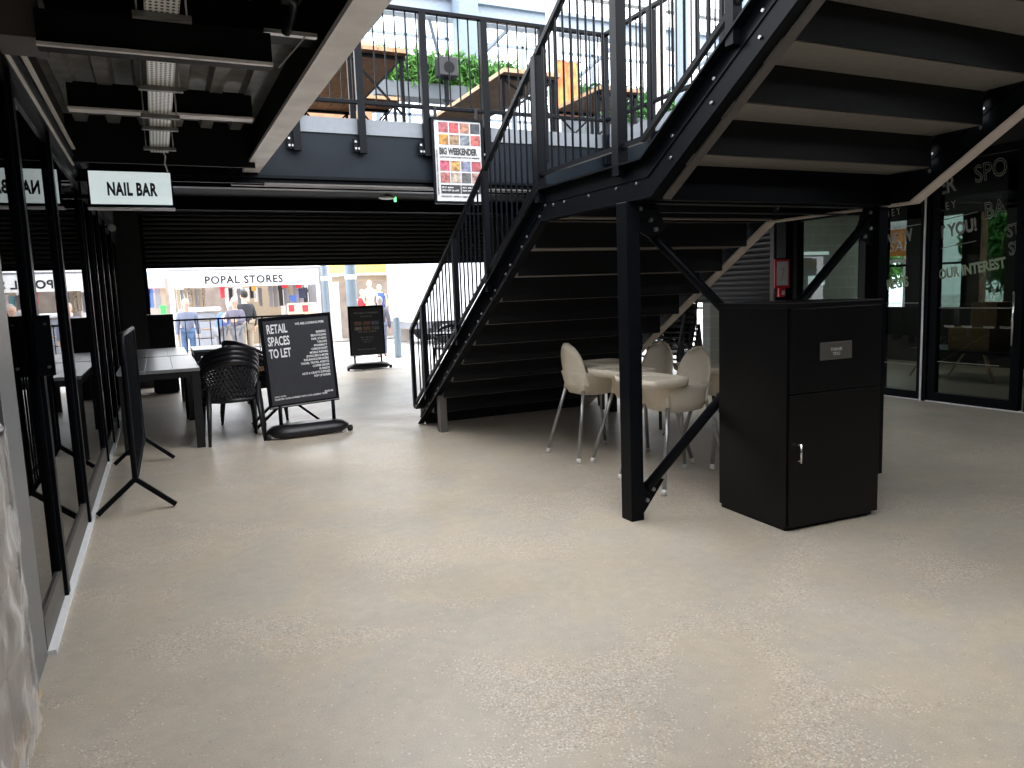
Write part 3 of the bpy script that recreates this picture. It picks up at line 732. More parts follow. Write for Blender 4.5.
# ================================================================== HIGH CHAIRS
def highchair():
    t = thing('high_chair', '', 'high chair')
    # faces +x
    def ring(z, rx, ry, cx=0, n=20, e=3.2):
        P = []
        for k in range(n):
            a = 2*PI*k/n; ca, sa = math.cos(a), math.sin(a)
            P.append((cx+rx*math.copysign(abs(ca)**(2/e), ca), ry*math.copysign(abs(sa)**(2/e), sa), z))
        return P
    n = 28
    def tub(k, z): return z
    rings = []
    for z, rx, ry, cx in ((.585, .13, .13, 0), (.60, .19, .18, 0), (.66, .215, .20, -.005), (.76, .235, .215, -.01), (.80, .245, .222, -.01)):
        rings.append(ring(z, rx, ry, cx, n))
    # side walls dip in the middle
    L(MB().loft(rings, True, False), 'seat_shell', 'cream_plastic', t, solid=.012)
    # backrest: arch rising from the rear
    B = []
    for j in range(13):
        v = j/12; z = .66+.40*v; hw = .20*math.sqrt(max(0, 1-max(0, (v-.35)/.65)**2.4)) if v > .35 else .20+.05*(0.35-v)
        hw = max(hw, .012)
        row = []
        for i in range(-6, 7):
            u = i/6; row.append((-.235-.05*v+.10*u*u*(1-.55*v), hw*u, z))
        B.append(row)
    L(MB().loft(B, False, False, closed=False), 'backrest', 'cream_plastic', t, solid=.016)
    # tray
    R_ = [ring(.795, .16, .25, .22, n, 5), ring(.81, .185, .28, .22, n, 5), ring(.862, .195, .29, .22, n, 5), ring(.862, .175, .27, .22, n, 5), ring(.84, .165, .26, .22, n, 5)]
    L(MB().loft(R_), 'tray', 'cream_plastic', t)
    for sx, sy in ((-1, -1), (-1, 1), (1, -1), (1, 1)):
        a = (sx*.17, sy*.15, .70); b = (sx*.325, sy*.29, .03)
        lg = L(MB().tube([a, b], .017, 10), 'leg', 'grey_tube', t)
        L(MB().tube([(sx*.158, sy*.14, .76), (sx*.185, sy*.163, .63)], [.03, .02], 10), 'leg_socket', 'cream_plastic', t)
        L(MB().tube([(sx*.322, sy*.287, .045), (sx*.330, sy*.294, .0)], [.019, .022], 10), 'foot_cap', 'white_plastic', lg)
    L(MB().bar((.1, .05, .60), (.12, .06, .44), .025, .004).bar((.12, .06, .44), (.15, .05, .40), .025, .004).bar((.1, -.05, .60), (.09, -.06, .42), .025, .004), 'harness_strap', 'black_strap', t)
    return t
hc = highchair()
HC = [((3.62, 5.97), 0, 'cream high chair furthest left under the stairs, its back to the shutter side'),
      ((3.62, 4.72), PI, 'cream high chair nearest the viewer, just behind the lower diagonal brace'),
      ((3.78, 5.40), PI+.1, 'cream high chair in the middle of the group, half hidden by the stair post'),
      ((4.48, 5.10), PI-.15, 'cream high chair mostly hidden behind the black cabinet')]
for i, ((x, y), a, lb) in enumerate(HC):
    o = hc if i == 0 else copy_tree(hc)
    o.location = (x, y, 0); o.rotation_euler = (0, 0, a); tag(o, lb, 'high chair', 'high chairs under the stairs')
# ================================================================== WOVEN CHAIRS
def woven_chair():
    t = thing('woven_chair', '', 'chair')   # faces +y
    def P(u, v):   # u -1..1 round the shell, v 0..1 up
        a = u*1.95
        x = .29*math.sin(a*.80)/math.sin(1.56)*(1.0) if abs(a) < 1.95 else 0
        x = .275*math.sin(a*.8)
        y = -.27+.30*(1-math.cos(a*.8))*.95
        top = .86-.20*min(1, abs(u)**1.8)
        z = .44+(top-.44)*v
        k = 1+.05*v
        return Vector((x*k, y-.05*v*(1-abs(u)), z))
    m = MB(); nu, nv = 22, 9
    for j in range(nv):
        for i in range(nu):
            u0 = -1+2*i/nu; u1 = -1+2*(i+1)/nu; v0 = .04+.86*j/nv; v1 = .04+.86*(j+1)/nv
            if j % 2: m.tube([P(u0, v0), P((u0+u1)/2, v1)], .0055, 3, cap=False).tube([P(u1, v0), P((u0+u1)/2, v1)], .0055, 3, cap=False)
            else: m.tube([P((u0+u1)/2, v0), P(u0, v1)], .0055, 3, cap=False).tube([P((u0+u1)/2, v0), P(u1, v1)], .0055, 3, cap=False)
            m.tube([P(u0, v0), P(u1, v0)], .005, 3, cap=False)
    L(m, 'woven_back', 'woven_plastic', t)
    rim = MB()
    rows = []
    for v in (.86, .93, 1.0):
        rows.append([tuple(P(-1+2*i/24, v)) for i in range(25)])
    rim.loft(rows, False, False, closed=False)
    rows = [[tuple(P(-1+2*i/24, v)) for i in range(25)] for v in (-.04, .05)]
    rim.loft(rows, False, False, closed=False)
    L(rim, 'rim', 'black_plastic', t, solid=.018)
    seat = []
    for k in range(28):
        a = 2*PI*k/28; ca, sa = math.cos(a), math.sin(a)
        seat.append((.25*math.copysign(abs(ca)**.6, ca), .25*math.copysign(abs(sa)**.6, sa)+.0))
    m = MB().loft([[(x, y, .425) for x, y in seat], [(x*1.03, y*1.03, .44) for x, y in seat], [(x, y, .455) for x, y in seat]])
    L(m, 'seat', 'black_plastic', t)
    for s in (-1, 1):
        L(MB().tube([(s*.27, .02, .66), (s*.275, .16, .67), (s*.27, .22, .64), (s*.255, .24, .44)], [.02, .02, .02, .018], 8), 'armrest', 'black_plastic', t)
        L(MB().tube([(s*.235, -.20, .46), (s*.265, -.26, 0)], [.026, .015], 8), 'leg', 'black_plastic', t)
        L(MB().tube([(s*.235, .21, .46), (s*.265, .25, 0)], [.026, .015], 8), 'leg', 'black_plastic', t)
    return t
wc = woven_chair(); first = [True]
def place_chair(x, y, z, a, lb, grp):
    o = wc if first[0] else copy_tree(wc); first[0] = False
    o.location = (x, y, z); o.rotation_euler = (0, 0, a); o.scale = (1.09,)*3; tag(o, lb, 'chair', grp)
ORD = ['lowest', 'second from bottom', 'third from bottom', 'topmost']
for k in range(4):
    place_chair(.66+.006*k, 8.88+.02*k, .05*k, .06, 'black woven armchair, %s of the stack at the end of the grey table' % ORD[k], 'chair stack beside the retail sign')
for k in range(4):
    place_chair(1.02, 10.0, .05*k, -.95+.0*k, 'black woven plastic armchair, %s of the turned stack behind the nearer stack' % ORD[k], 'turned chair stack behind the first')
OR6 = ['lowest', 'second from the bottom', 'third from the bottom', 'third from the top', 'second from the top', 'topmost']
for k in range(6):
    place_chair(7.45+.02*k, 9.75, .085*k, 1.9, 'black glossy armchair, %s of the stack seen below the stair stringer' % OR6[k], 'chair stack below the stair stringer')
place_chair(5.25, 14.1, 0, 2.6, 'black woven armchair beside the small round table by the street entrance', None)
# small round table by the entrance
t = thing('round_table', 'small black round cafe table seen through the stair balusters', 'table', (4.95, 13.3, 0))
MB().tube([(4.95, 13.3, .80), (4.95, 13.3, .83)], .36, 28).build('tabletop', 'black_plastic', t)
MB().tube([(4.95, 13.3, .03), (4.95, 13.3, .80)], .03, 10).build('column', 'black_steel', t)
for a in range(4):
    MB().bar((4.95, 13.3, .06), (4.95+.3*math.cos(a*PI/2+.4), 13.3+.3*math.sin(a*PI/2+.4), .015), .04, .03).build('leg', 'black_steel', t)
# ================================================================== TABLES
def table(name, lb, x0, x1, y0, y1, h, seam=True, lw=.085, topm='table_top'):
    t = thing(name, lb, 'table', ((x0+x1)/2, (y0+y1)/2, 0))
    m = MB(); nb = 3
    for k in range(nb):
        a = x0+(x1-x0)*k/nb; m.box(a, a+(x1-x0)/nb-.002, y0, y1, h-.035, h)
    m.build('tabletop', topm, t, bevel=.003)
    MB().box(x0+.02, x1-.02, y0+.02, y0+.05, h-.10, h-.035).box(x0+.02, x1-.02, y1-.05, y1-.02, h-.10, h-.035).box(x0+.02, x0+.05, y0+.02, y1-.02, h-.10, h-.035).box(x1-.05, x1-.02, y0+.02, y1-.02, h-.10, h-.035).build('apron', 'black_plastic', t)
    for a, b in ((x0+.01, y0+.01), (x1-lw-.01, y0+.01), (x0+.01, y1-lw-.01), (x1-lw-.01, y1-lw-.01)):
        MB().box(a, a+lw, b, b+lw, 0, h-.035).build('leg', 'black_plastic', t, bevel=.004)
    return t
table('dining_table', 'nearest grey topped table with black legs, beside the left shopfront', -.44, .36, 8.62, 10.85, .87)
table('dining_table', 'second grey topped table, directly behind the nearest one by the shopfront', -.44, .33, 10.95, 13.0, .87)
table('dining_table', 'third grey topped table, standing right of the other two behind the chairs', .42, 1.22, 11.9, 13.0, .87)
t = thing('storage_bin', 'tall black box cabinet standing in the left corner of the street entrance', 'cabinet', (-.02, 14.6, 0))
MB().box(-.17, .24, 14.35, 14.9, .03, 1.36).box(-.14, .21, 14.38, 14.87, 0, .03).build('body', 'black_wood', t, bevel=.004)
MB().box(-.18, .25, 14.34, 14.91, 1.36, 1.385).build('lid', 'black_wood', t, bevel=.003)
# folding trestle behind sign
t = thing('folding_stand', 'black folding stand with crossed legs tucked behind the retail spaces sign', 'stand', (1.35, 9.6, 0))
for yy in (9.35, 9.75):
    MB().bar((.95, yy, .72), (1.75, yy, .02), .03, .05, up=(0, 1, 0)).build('leg', 'black_steel', t)
    MB().bar((1.75, yy, .72), (.95, yy, .02), .03, .05, up=(0, 1, 0)).build('leg', 'black_steel', t)
MB().box(.9, 1.8, 9.3, 9.8, .72, .745).build('stand_top', 'wood_plank', t)
# ================================================================== CROWD BARRIER
t = thing('crowd_barrier', 'black steel crowd barrier standing end-on beside the left glass doors', 'barrier', (-.26, 7.2, 0))
ya, yb, zt, zb = 6.18, 8.12, 1.34, .25
xn, xf = -.26, -.235
P_ = [(xn, ya, zb), (xn, ya, zt-.08), (xn, ya+.03, zt-.02), (xn, ya+.09, zt), (xf, yb-.09, zt), (xf, yb-.03, zt-.02), (xf, yb, zt-.08), (xf, yb, zb), (xn, ya, zb)]
MB().tube(P_, .021, 10).build('frame', 'black_steel', t)
for k in range(1, 15):
    y = ya+(yb-ya)*k/15; x = xn+(xf-xn)*k/15
    MB().tube([(x, y, zb), (x, y, zt)], .008, 6, cap=False).build('bar', 'black_steel', t)
for y, x in ((ya, xn), (yb, xf)):
    MB().bar((x, y, .26), (x-.27, y+.02, .02), .035, .035, up=(0, 1, 0)).build('leg', 'black_steel', t)
    MB().bar((x, y, .26), (x+.26, y+.02, .02), .035, .035, up=(0, 1, 0)).build('leg', 'black_steel', t)
MB().box(xn-.025, xn-.018, ya+.3, yb-.3, .5, 1.0).build('banner', 'black_matt', t) if False else None
# ================================================================== WRAPPED PALLET
t = thing('wrapped_pallet', 'pallet of cartons wrapped in clear stretch film at the lower left edge', 'pallet', (-1.0, 2.7, 0))
x0, x1, y0, y1 = -1.52, -.53, 2.0, 3.2
pal = MB()
for yy in (y0, (y0+y1)/2-.05, y1-.1): pal.box(x0, x1, yy, yy+.1, 0, .1)
for k in range(7): pal.box(x0+k*.15, x0+k*.15+.1, y0, y1, .1, .12)
pal.build('pallet_base', 'pine', t)
for k in range(4):
    z = .122+k*.245
    for i in range(3):
        for j in range(2):
            a = y0+.02+i*.39; b = x0+.01+j*.487
            MB().box(b, b+.48, a, a+.38, z, z+.242).build('carton', 'carton_brown', t, bevel=.008)
m = MB(); rings = []
rnd = random.Random(3)
N_ = 60
for k in range(15):
    z = .05+1.09*k/14
    ring = []
    for i in range(N_):
        a = 2*PI*i/N_; ca, sa = math.cos(a), math.sin(a)
        rx = .51*math.copysign(abs(ca)**.22, ca); ry = .62*math.copysign(abs(sa)**.22, sa)
        j = 1+rnd.uniform(-.008, .016)
        ring.append((-1.02+rx*j, 2.6+ry*j, z+rnd.uniform(-.01, .01)))
    rings.append(ring)
m.loft(rings, False, False)
# ragged top
m.build('stretch_film', 'stretch_wrap', t)
m = MB()
rings = [[(-1.02+.5*s*math.copysign(abs(math.cos(2*PI*i/N_))**.25, math.cos(2*PI*i/N_))*(1+rnd.uniform(-.02, .02)), 2.6+.6*s*math.copysign(abs(math.sin(2*PI*i/N_))**.25, math.sin(2*PI*i/N_))*(1+rnd.uniform(-.02, .02)), 1.13+dz+rnd.uniform(-.02, .02)) for i in range(N_)] for s, dz in ((1.015, 0), (1.0, .03), (.93, .02), (.8, -.0))]
m.loft(rings, False, True)
m.build('film_edge', 'stretch_wrap', t)
# ================================================================== FORECOURT SIGNS
def forecourt(lb, x, y, w, z0, z1, rot, roll, name='forecourt_sign', base_y=0, bw=.95):
    t = thing(name, lb, 'sign', (x, y, 0), rot)
    b = MB(); n = 24
    rings = []
    for z, s, e in ((0.02, .86, .9), (.05, 1, 1), (.09, .98, .95), (.13, .86, .75), (.15, .7, .45)):
        P = []
        for k in range(n):
            a = 2*PI*k/n; ca, sa = math.cos(a), math.sin(a)
            P.append((bw/2*s*math.copysign(abs(ca)**.45, ca), base_y+.19*e*math.copysign(abs(sa)**.7, sa), z))
        rings.append(P)
    bo = L(b.loft(rings), 'base', 'black_plastic', t)
    for s in (-1, 1):
        L(MB().tube([(s*(bw/2-.03), base_y-.08, .035), (s*(bw/2+.02), base_y-.08, .035)], .035, 12), 'wheel', 'rubber', bo)
        L(MB().tube([(s*w*.38, base_y, .10), (s*w*.38, base_y+.0, z0+.03)], .022, 8), 'spring_post', 'black_steel', t)
    p = L(MB().box(-w/2, w/2, -.022, .022, z0, z1), 'panel', 'black_steel', t, bevel=.004)
    hgt = z1-z0
    po = L(MB().box(-w/2+.035, w/2-.035, -.028, -.022, z0+.04, z1-.04), 'poster', 'sign_panel', p)
    L(MB().box(-w/2+.01, w/2-.01, -.03, -.022, z0+.01, z0+.022), 'trim', 'grey_tube', p)
    return t, p, po
t1, p_, po = forecourt('black RETAIL SPACES TO LET sign on a rounded wheeled base', 1.46, 8.72, .80, .35, 1.38, math.radians(4), 0, bw=.94, base_y=-.02)
p_.rotation_euler = (0, math.radians(-2.6), 0)
def TX(s, sz, x, z, par, m='letter_white', **k):
    return text(s, sz, m, par, (x, -.030, z), world=False, **k)
TX('RETAIL\nSPACES\nTO LET', .14, -.335, 1.20, po, sx=.52, bold=.022, line=.98)
TX('WE ARE LOOKING FOR:', .036, .315, 1.27, po, sx=.85, bold=.02, align='RIGHT')
TX('BARBERS\nBEAUTICIANS\nNAIL STUDIO\nTAILORS\nPHARMACY\nCHIROPODIST\nMOBILE REPAIRS\nJEWELLERS & MORE\nINSURANCE BROKERS\nTRAVEL TRAVEL AGENTS\nCOFFEE SHOPS\nFLORISTS\nARTS & CRAFTS SUPPLIES\nPOP UP SHOPS', .034, .325, 1.16, po, sx=.85, bold=.02, align='RIGHT', line=1.14)
TX('APPLY NOW:', .024, -.335, .475, po, sx=.9, bold=.01)
TX('REGISTER YOUR INTEREST WITH OUR LEASING TEAM', .026, -.335, .445, po, sx=.95, bold=.015)
TX('SCAN ME', .03, .335, .465, po, sx=.8, bold=.02, align='RIGHT')
t2, p_, po = forecourt('smaller black menu sign on a flat base out by the street kerb', 4.05, 15.95, .78, .30, 1.37, math.radians(2), 0, bw=.95)
TX('WELCOME TO THE MARKET', .05, 0, 1.20, po, m='letter_grey', sx=.85, align='CENTER', bold=.01)
TX('OPEN EVERY DAY', .04, 0, 1.13, po, m='letter_grey', sx=.85, align='CENTER')
for k, mm in enumerate(('photo_15', 'photo_2', 'photo_10', 'photo_13', 'photo_5', 'photo_6')):
    xa = -.27+(k % 3)*.19; za = 1.0-(k//3)*.11
    L(MB().box(xa, xa+.16, -.031, -.028, za-.04, za+.035), 'picture', mm, po)
TX('STREET FOOD   LIVE MUSIC', .04, 0, .80, po, m='letter_grey', sx=.85, align='CENTER', bold=.01)
TX('MON - THU  12 - 10\nFRI - SAT  12 - 11\nSUN  12 - 9', .04, 0, .68, po, m='letter_grey', sx=.85, align='CENTER', line=1.2)
TX('BOOK YOUR TABLE ONLINE', .036, -.03, .42, po, m='letter_grey', sx=.85, align='CENTER')
# ================================================================== FENCE AT THE STREET
t = thing('street_railing', 'black railing with vertical bars at the street entrance behind the tables', 'railing', (1.6, 17.9, 0))
MB().box(.25, 3.1, 17.88, 17.92, 1.18, 1.22).box(.25, 3.1, 17.885, 17.915, .1, .13).build('rail', 'black_steel', t)
for k in range(4): MB().box(.25+k*.935, .29+k*.935, 17.88, 17.92, 0, 1.18).build('post', 'black_steel', t)
for k in range(1, 12): MB().tube([(.27+k*.255, 17.9, .1), (.27+k*.255, 17.9, 1.2)], .011, 6, cap=False).build('bar', 'black_steel', t)
t = thing('side_railing', 'black railing with vertical bars in the side opening under the stairs', 'railing', (9.2, 12, 0))
MB().box(9.18, 9.22, 9.6, 14, 1.1, 1.14).box(9.18, 9.22, 9.6, 14, .08, .12).build('rail', 'black_steel', t)
for k in range(22): MB().tube([(9.2, 9.7+k*.2, .1), (9.2, 9.7+k*.2, 1.12)], .014, 6, cap=False).build('bar', 'black_steel', t)
# ================================================================== RIGHT ROOM CONTENTS
def carton(x, y, z, a, b, h, lb):
    t = thing('carton', lb, 'box', (x, y, z))
    MB().box(x-a/2, x+a/2, y-b/2, y+b/2, z, z+h).build('carton_body', 'cardboard', t, bevel=.004)
    MB().box(x-a/2-.001, x-a/2+.001, y-.03, y+.03, z+h*.6, z+h).build('tape', 'c_tan', t)
carton(11.0, 7.05, .45, .5, .62, .33, 'cardboard box on the bench behind the glass door, lower of two')
carton(11.1, 6.93, .782, .4, .38, .36, 'cardboard box behind the glass door, stacked on top of the other')
t = thing('trestle_bench', 'black table with splayed pale wooden legs behind the glass door', 'table', (11.0, 7.0, 0))
MB().box(10.6, 11.5, 5.9, 7.9, .41, .45).build('tabletop', 'black_plastic', t)
for yy in (6.7, 7.2, 5.95, 7.8):
    MB().bar((10.75, yy-.1*(1 if yy in (7.2, 7.8) else -1), .41), (10.65, yy+.1*(1 if yy in (7.2, 7.8) else -1), 0.01), .045, .03).build('leg', 'wood_light', t)
t = thing('menu_board', 'lit menu board with a handwritten word, inside the small right window', 'sign', (10.8, 10.33, 1.3))
A_, B_ = at(793, 252, 10.38), at(828, 274, 10.38)
MB().box(A_.x, B_.x, 10.37, 10.398, B_.z, A_.z).build('board', 'crate_grey', t)
MB().box(A_.x, B_.x, 10.36, 10.37, A_.z-.06, A_.z).build('light_strip', 'lightbox', t)
text('Bespoke', .22, 'c_tan', t, (A_.x+.18, 10.365, A_.z-.27), sx=.75, shear=.3, bold=.02)
C_, D_ = at(808, 276, 10.40), at(824, 285, 10.40)
MB().box(C_.x, D_.x, 10.38, 10.398, D_.z, C_.z).build('price_card', 'lightbox', t)
t = thing('street_sign_board', 'red and white sign board on a post beyond the right hand glazing', 'sign', (14.2, 10.9, 0))  # added beyond the glass in place of a sign reflected in it
MB().box(14.18, 14.22, 10.2, 11.3, 2.0, 2.55).build('board', 'c_orange', t)
MB().box(14.17, 14.23, 10.2, 11.3, 2.55, 2.75).box(14.17, 14.23, 10.2, 11.3, 1.86, 1.93).build('header', 'white_paint', t)
text('SALE', .3, 'letter_white', t, (14.17, 11.1, 2.1), RX, shear=.2)
MB().tube([(14.25, 10.75, 0), (14.25, 10.75, 2)], .04, 10).build('post', 'white_paint', t)
def foliage_mesh(pts, r, n, size, m, name='foliage', parent=None, rnd=random.Random(5)):
    mb = MB()
    for _ in range(n):
        c = Vector(rnd.choice(pts)); v = Vector((rnd.gauss(0, 1), rnd.gauss(0, 1), rnd.gauss(0, 1))).normalized()*r*rnd.random()**.4
        p = c+v; a = Vector((rnd.gauss(0, 1), rnd.gauss(0, 1), rnd.gauss(0, 1)+.6)).normalized(); b = a.cross(Vector((rnd.gauss(0, 1), rnd.gauss(0, 1), rnd.gauss(0, 1)))).normalized()
        s = size*rnd.uniform(.6, 1.3); q = a.cross(b)*.2*s
        V = [mb.bm.verts.new(p+k) for k in (-a*s, b*s*.28-q, a*s, -b*s*.28-q)]
        mb.bm.faces.new(V)
    return mb.build(name, m, parent)
for i, (x, y, r_) in enumerate([(17.5, 14.8, 1.5), (16.0, 8.2, 1.6), (19.5, 11.4, 1.5)]):  # trees added behind the glass to replace their reflections in it
    t = thing('street_tree', ['green street tree beyond the right glazing, left of the red board', 'green street tree beyond the glass door lettering', 'green street tree behind the red and white board'][i], 'tree', (x, y, 0))
    MB().tube([(x, y, 0), (x+.05, y, 1.6)], [.12, .08], 8).build('trunk', 'wood_plank', t)
    foliage_mesh([(x, y, 2.4), (x+.3, y+.6, 2.2), (x, y-.6, 2.3)], r_*.75, 3200, .2, 'leaf', parent=t)
# ================================================================== UPPER FLOOR
Z1 = 3.452
def trestle_table(lb, x0, x1, y0, y1, zt, m='wood_plank', name='long_table', seats=True):
    t = thing(name, lb, 'table', ((x0+x1)/2, (y0+y1)/2, Z1))
    mb = MB(); k = 0; n = 4
    for k in range(n):
        a = x0+(x1-x0)*k/n; mb.box(a+.004, a+(x1-x0)/n-.004, y0, y1, zt-.05, zt)
    mb.build('tabletop', m, t)
    for yy in (y0+.15, y1-.15):
        MB().bar((x0+.05, yy, zt-.05), (x0+.05, yy, Z1), .04, .04, up=(0, 1, 0)).build('leg', 'black_steel', t)
        MB().bar((x1-.05, yy, zt-.05), (x1-.05, yy, Z1), .04, .04, up=(0, 1, 0)).build('leg', 'black_steel', t)
        MB().bar((x0+.05, yy, zt-.08), (x1-.05, yy, Z1+.3), .025, .02, up=(0, 1, 0)).bar((x1-.05, yy, zt-.08), (x0+.05, yy, Z1+.3), .025, .02, up=(0, 1, 0)).build('cross_brace', 'black_steel', t)
        MB().box(x0, x1, yy-.02, yy+.02, zt-.09, zt-.05).build('bearer', 'black_steel', t)
    return t
trestle_table('long wooden table at the far left of the upper floor, seen from below', 2.25, 3.0, 9.0, 12.2, 4.50)
trestle_table('long wooden table beside the upper railing above the poster', 4.05, 4.85, 8.55, 11.3, 4.26, 'wood_light')
trestle_table('short wooden table by the orange fabric on the upper floor', 5.95, 6.7, 9.4, 10.9, 4.42)
trestle_table('short wooden table in front of the middle of the planter', 2.95, 3.7, 11.6, 12.4, 4.62)
t = thing('wall_panel', 'tall brown timber partition at the left of the upper floor', 'partition', (2.5, 13.2, Z1))
MB().box(1.6, 3.6, 12.9, 12.98, Z1, 5.75).build('boarding', 'wood_plank', t)
MB().box(1.55, 3.65, 12.86, 13.02, 5.75, 5.83).build('capping', 'wood_light', t)
t = thing('planter_wall', 'raised grey planter full of bright green plants at the back of the upper floor', 'planter', (5, 13, Z1))
MB().box(3.7, 6.5, 13.0, 13.4, 5.02, 5.27).build('trough', 'planter_grey', t)
for xx in (3.75, 5.05, 6.4): MB().box(xx, xx+.08, 13.15, 13.25, Z1, 5.02).build('post', 'pale_steel', t)
foliage_mesh([(3.8+.1*i, 13.2, 5.50+.08*math.sin(i*1.7)) for i in range(27)], .34, 3600, .095, 'leaf', parent=t)
t = thing('planter_box', 'dark planter with green plants behind the right upper railing', 'planter', (8, 12, Z1))
MB().box(6.8, 10.2, 12.2, 12.6, 4.2, 4.75).box(6.9, 7.0, 12.3, 12.5, Z1, 4.2).box(10, 10.1, 12.3, 12.5, Z1, 4.2).build('trough', 'planter_grey', t)
foliage_mesh([(6.9+.1*i, 12.35, 4.95+.1*math.sin(i*2.1)) for i in range(33)], .36, 2600, .10, 'leaf_dark', parent=t)
t = thing('loudspeaker', 'black loudspeaker box in front of the upper floor planter', 'speaker', (4.95, 12.7, 5.1))
MB().box(4.73, 5.08, 12.55, 12.8, 5.30, 5.62).build('cabinet', 'speaker_black', t, bevel=.02)
MB().tube([(4.91, 12.548, 5.44), (4.91, 12.552, 5.44)], .1, 20).build('driver', 'black_matt', t)
MB().box(4.88, 4.94, 12.7, 12.76, Z1, 5.3).build('stand', 'black_steel', t)
t = thing('fabric_banner', 'orange fabric hanging beside the short wooden table upstairs', 'banner', (6.6, 10.9, 4.4))
rows = []
for j in range(9):
    rows.append([(6.18+.04*i, 11.0+.03*math.sin(i*1.3+j*.2), 4.35+j*.11) for i in range(11)])
MB().loft(rows, False, False, closed=False).build('cloth', 'orange', t, solid=.01)
MB().tube([(6.13, 11, Z1), (6.13, 11, 5.3)], .02, 8).tube([(6.13, 11, 5.24), (6.63, 11, 5.24)], .012, 8).build('pole', 'pale_steel', t)
# roof and facade steel, upper level columns
struct('trim_40', MB().box(1, 14, 13.9, 14.15, 6.75, 6.82).box(1, 14, 14.0, 14.04, 6.82, 7.1).box(1, 14, 13.9, 14.15, 7.1, 7.16), 'pale_steel')
struct('trim_41', MB().box(1, 14, 11.2, 11.35, 6.35, 6.5), 'white_paint')
for i, (xx, yy, w_, mm) in enumerate([(6.6, 11.9, .16, 'white_paint'), (6.52, 8.75, .12, 'beige_flange'), (7.4, 9.4, .14, 'pole_grey'), (7.75, 9.6, .10, 'white_paint'), (8.45, 9.2, .16, 'pole_grey'), (5.75, 13.75, .38, 'pole_grey')]):
    struct('column_%d' % (i+1), MB().box(xx-w_/2, xx+w_/2, yy-w_/2, yy+w_/2, Z1, 7.6), mm)
w = sroot('window_30', (6, 15.5, Z1))
m = MB()
for k in range(16): m.box(1.5+k*.9, 1.56+k*.9, 15.5, 15.56, Z1, 7.4)
for z in (Z1, 4.5, 5.3, 6.1, 6.9, 7.35): m.box(1.5, 15.1, 15.5, 15.56, z, z+.05)
m.build('window_frame', 'pale_steel', w)
MB().box(1.5, 15, 15.52, 15.53, Z1, 7.4).build('pane', 'glass_clear', w)
m = MB()
for k in range(5):
    x = 2.5+k*2.6
    m.bar((x, 14.03, 6.85), (x+.9, 15.5, 5.9), .06, .06).bar((x+1.8, 14.03, 6.85), (x+.9, 15.5, 5.9), .06, .06)
struct('trim_42', m, 'pale_steel')
# ================================================================== STREET
def clothes(x, y, z, w, h, m, lb, grp, name='hanging_garment'):
    mb = MB()
    prof = [(-.5, .80), (-.32, 1.0), (-.1, .97), (.1, .97), (.32, 1.0), (.5, .80), (.38, .72), (.34, 0), (-.34, 0), (-.38, .72)]
    mb.prism([(x+a*w, z+b*h) for a, b in prof], 'y', y-.05, y+.05)
    o = mb.build(name, m, bevel=.01); tag(o, lb, 'clothing', grp); return o
YB = 24.0
def q(px, py, Y=YB): return at(px, py, Y)
# stall with the POPAL STORES fascia
tl, tr_ = q(170, 283), q(318, 274); zt_, zb_ = q(245, 270).z, q(245, 286).z
t = thing('market_stall', 'white framed POPAL STORES market stall across the street', 'stall', ((tl.x+tr_.x)/2, YB, 0))
MB().box(tl.x, tr_.x, YB-.05, YB+.05, zb_, zt_).build('fascia', 'stall_white', t)
MB().box(tl.x-.05, tr_.x+.05, YB-.07, YB+.07, zt_, zt_+.05).build('fascia_trim', 'c_grey', t)
text('POPAL STORES', .32, 'letter_black', t, ((q(208, 280).x+q(279, 278).x)/2, YB-.06, zb_+.09), sx=.95, align='CENTER', spacing=1.12, bold=.03)
for xx in (tl.x+.03, tr_.x-.03):
    MB().box(xx-.05, xx+.05, YB-.05, YB+.05, 0, zb_).build('post', 'stall_white', t)
    MB().box(xx-.05, xx+.05, YB+2.0, YB+2.1, 0, zt_).build('post', 'stall_white', t)
rows = [[(tl.x-.05, YB, zt_+.05), (tr_.x+.05, YB, zt_+.05)], [(tl.x-.05, YB+2.1, zt_+.4), (tr_.x+.05, YB+2.1, zt_+.4)]]
MB().loft(rows, False, False, closed=False).build('canopy', 'stall_white', t, solid=.03)
MB().box(tl.x+.05, tr_.x-.05, YB+.5, YB+1.2, .75, .80).build('counter', 'wood_light', t)
# shop building behind
sb = thing('shop_building', 'pale shop building with open fronts across the street', 'building', (4, 27, 0))
MB().box(-8, 24, 27.2, 33, 0, 3.3).build('wall', 'facade', sb)
for i, (a, b_, mm) in enumerate([(-2.0, .6, 'shop_inside'), (1.0, 2.4, 'shop_inside'), (2.7, 3.9, 'c_tan'), (4.1, 5.6, 'c_grey'), (6.0, 8.1, 'shop_inside')]):
    MB().box(a, b_, 27.1, 27.2, .1, 2.7).build('shopfront', mm, sb)
ys_ = 25.6
a_, c_ = q(329, 266, ys_), q(404, 263, ys_)
t = thing('shop_sign', 'yellow shop fascia board right of the market stall', 'sign', ((a_.x+c_.x)/2, ys_, 2))
MB().box(a_.x, c_.x, ys_, ys_+.1, q(365, 273, ys_).z, q(365, 273, ys_).z+.7).build('board', 'yellow_sign', t)
MB().box(a_.x, c_.x, ys_-.01, ys_+.1, q(365, 275, ys_).z, q(365, 273, ys_).z).build('lower_trim', 'white_paint', t)
MB().box(a_.x+.1, c_.x, ys_+.1, ys_+.2, q(365, 281, ys_).z, q(365, 276, ys_).z).build('interior_band', 'c_tan', t)
a_, c_ = q(120, 275, 24.6), q(168, 275, 24.6)
t = thing('shop_sign', 'pink shop awning board left of the market stall', 'sign', ((a_.x+c_.x)/2, 24.6, 2))
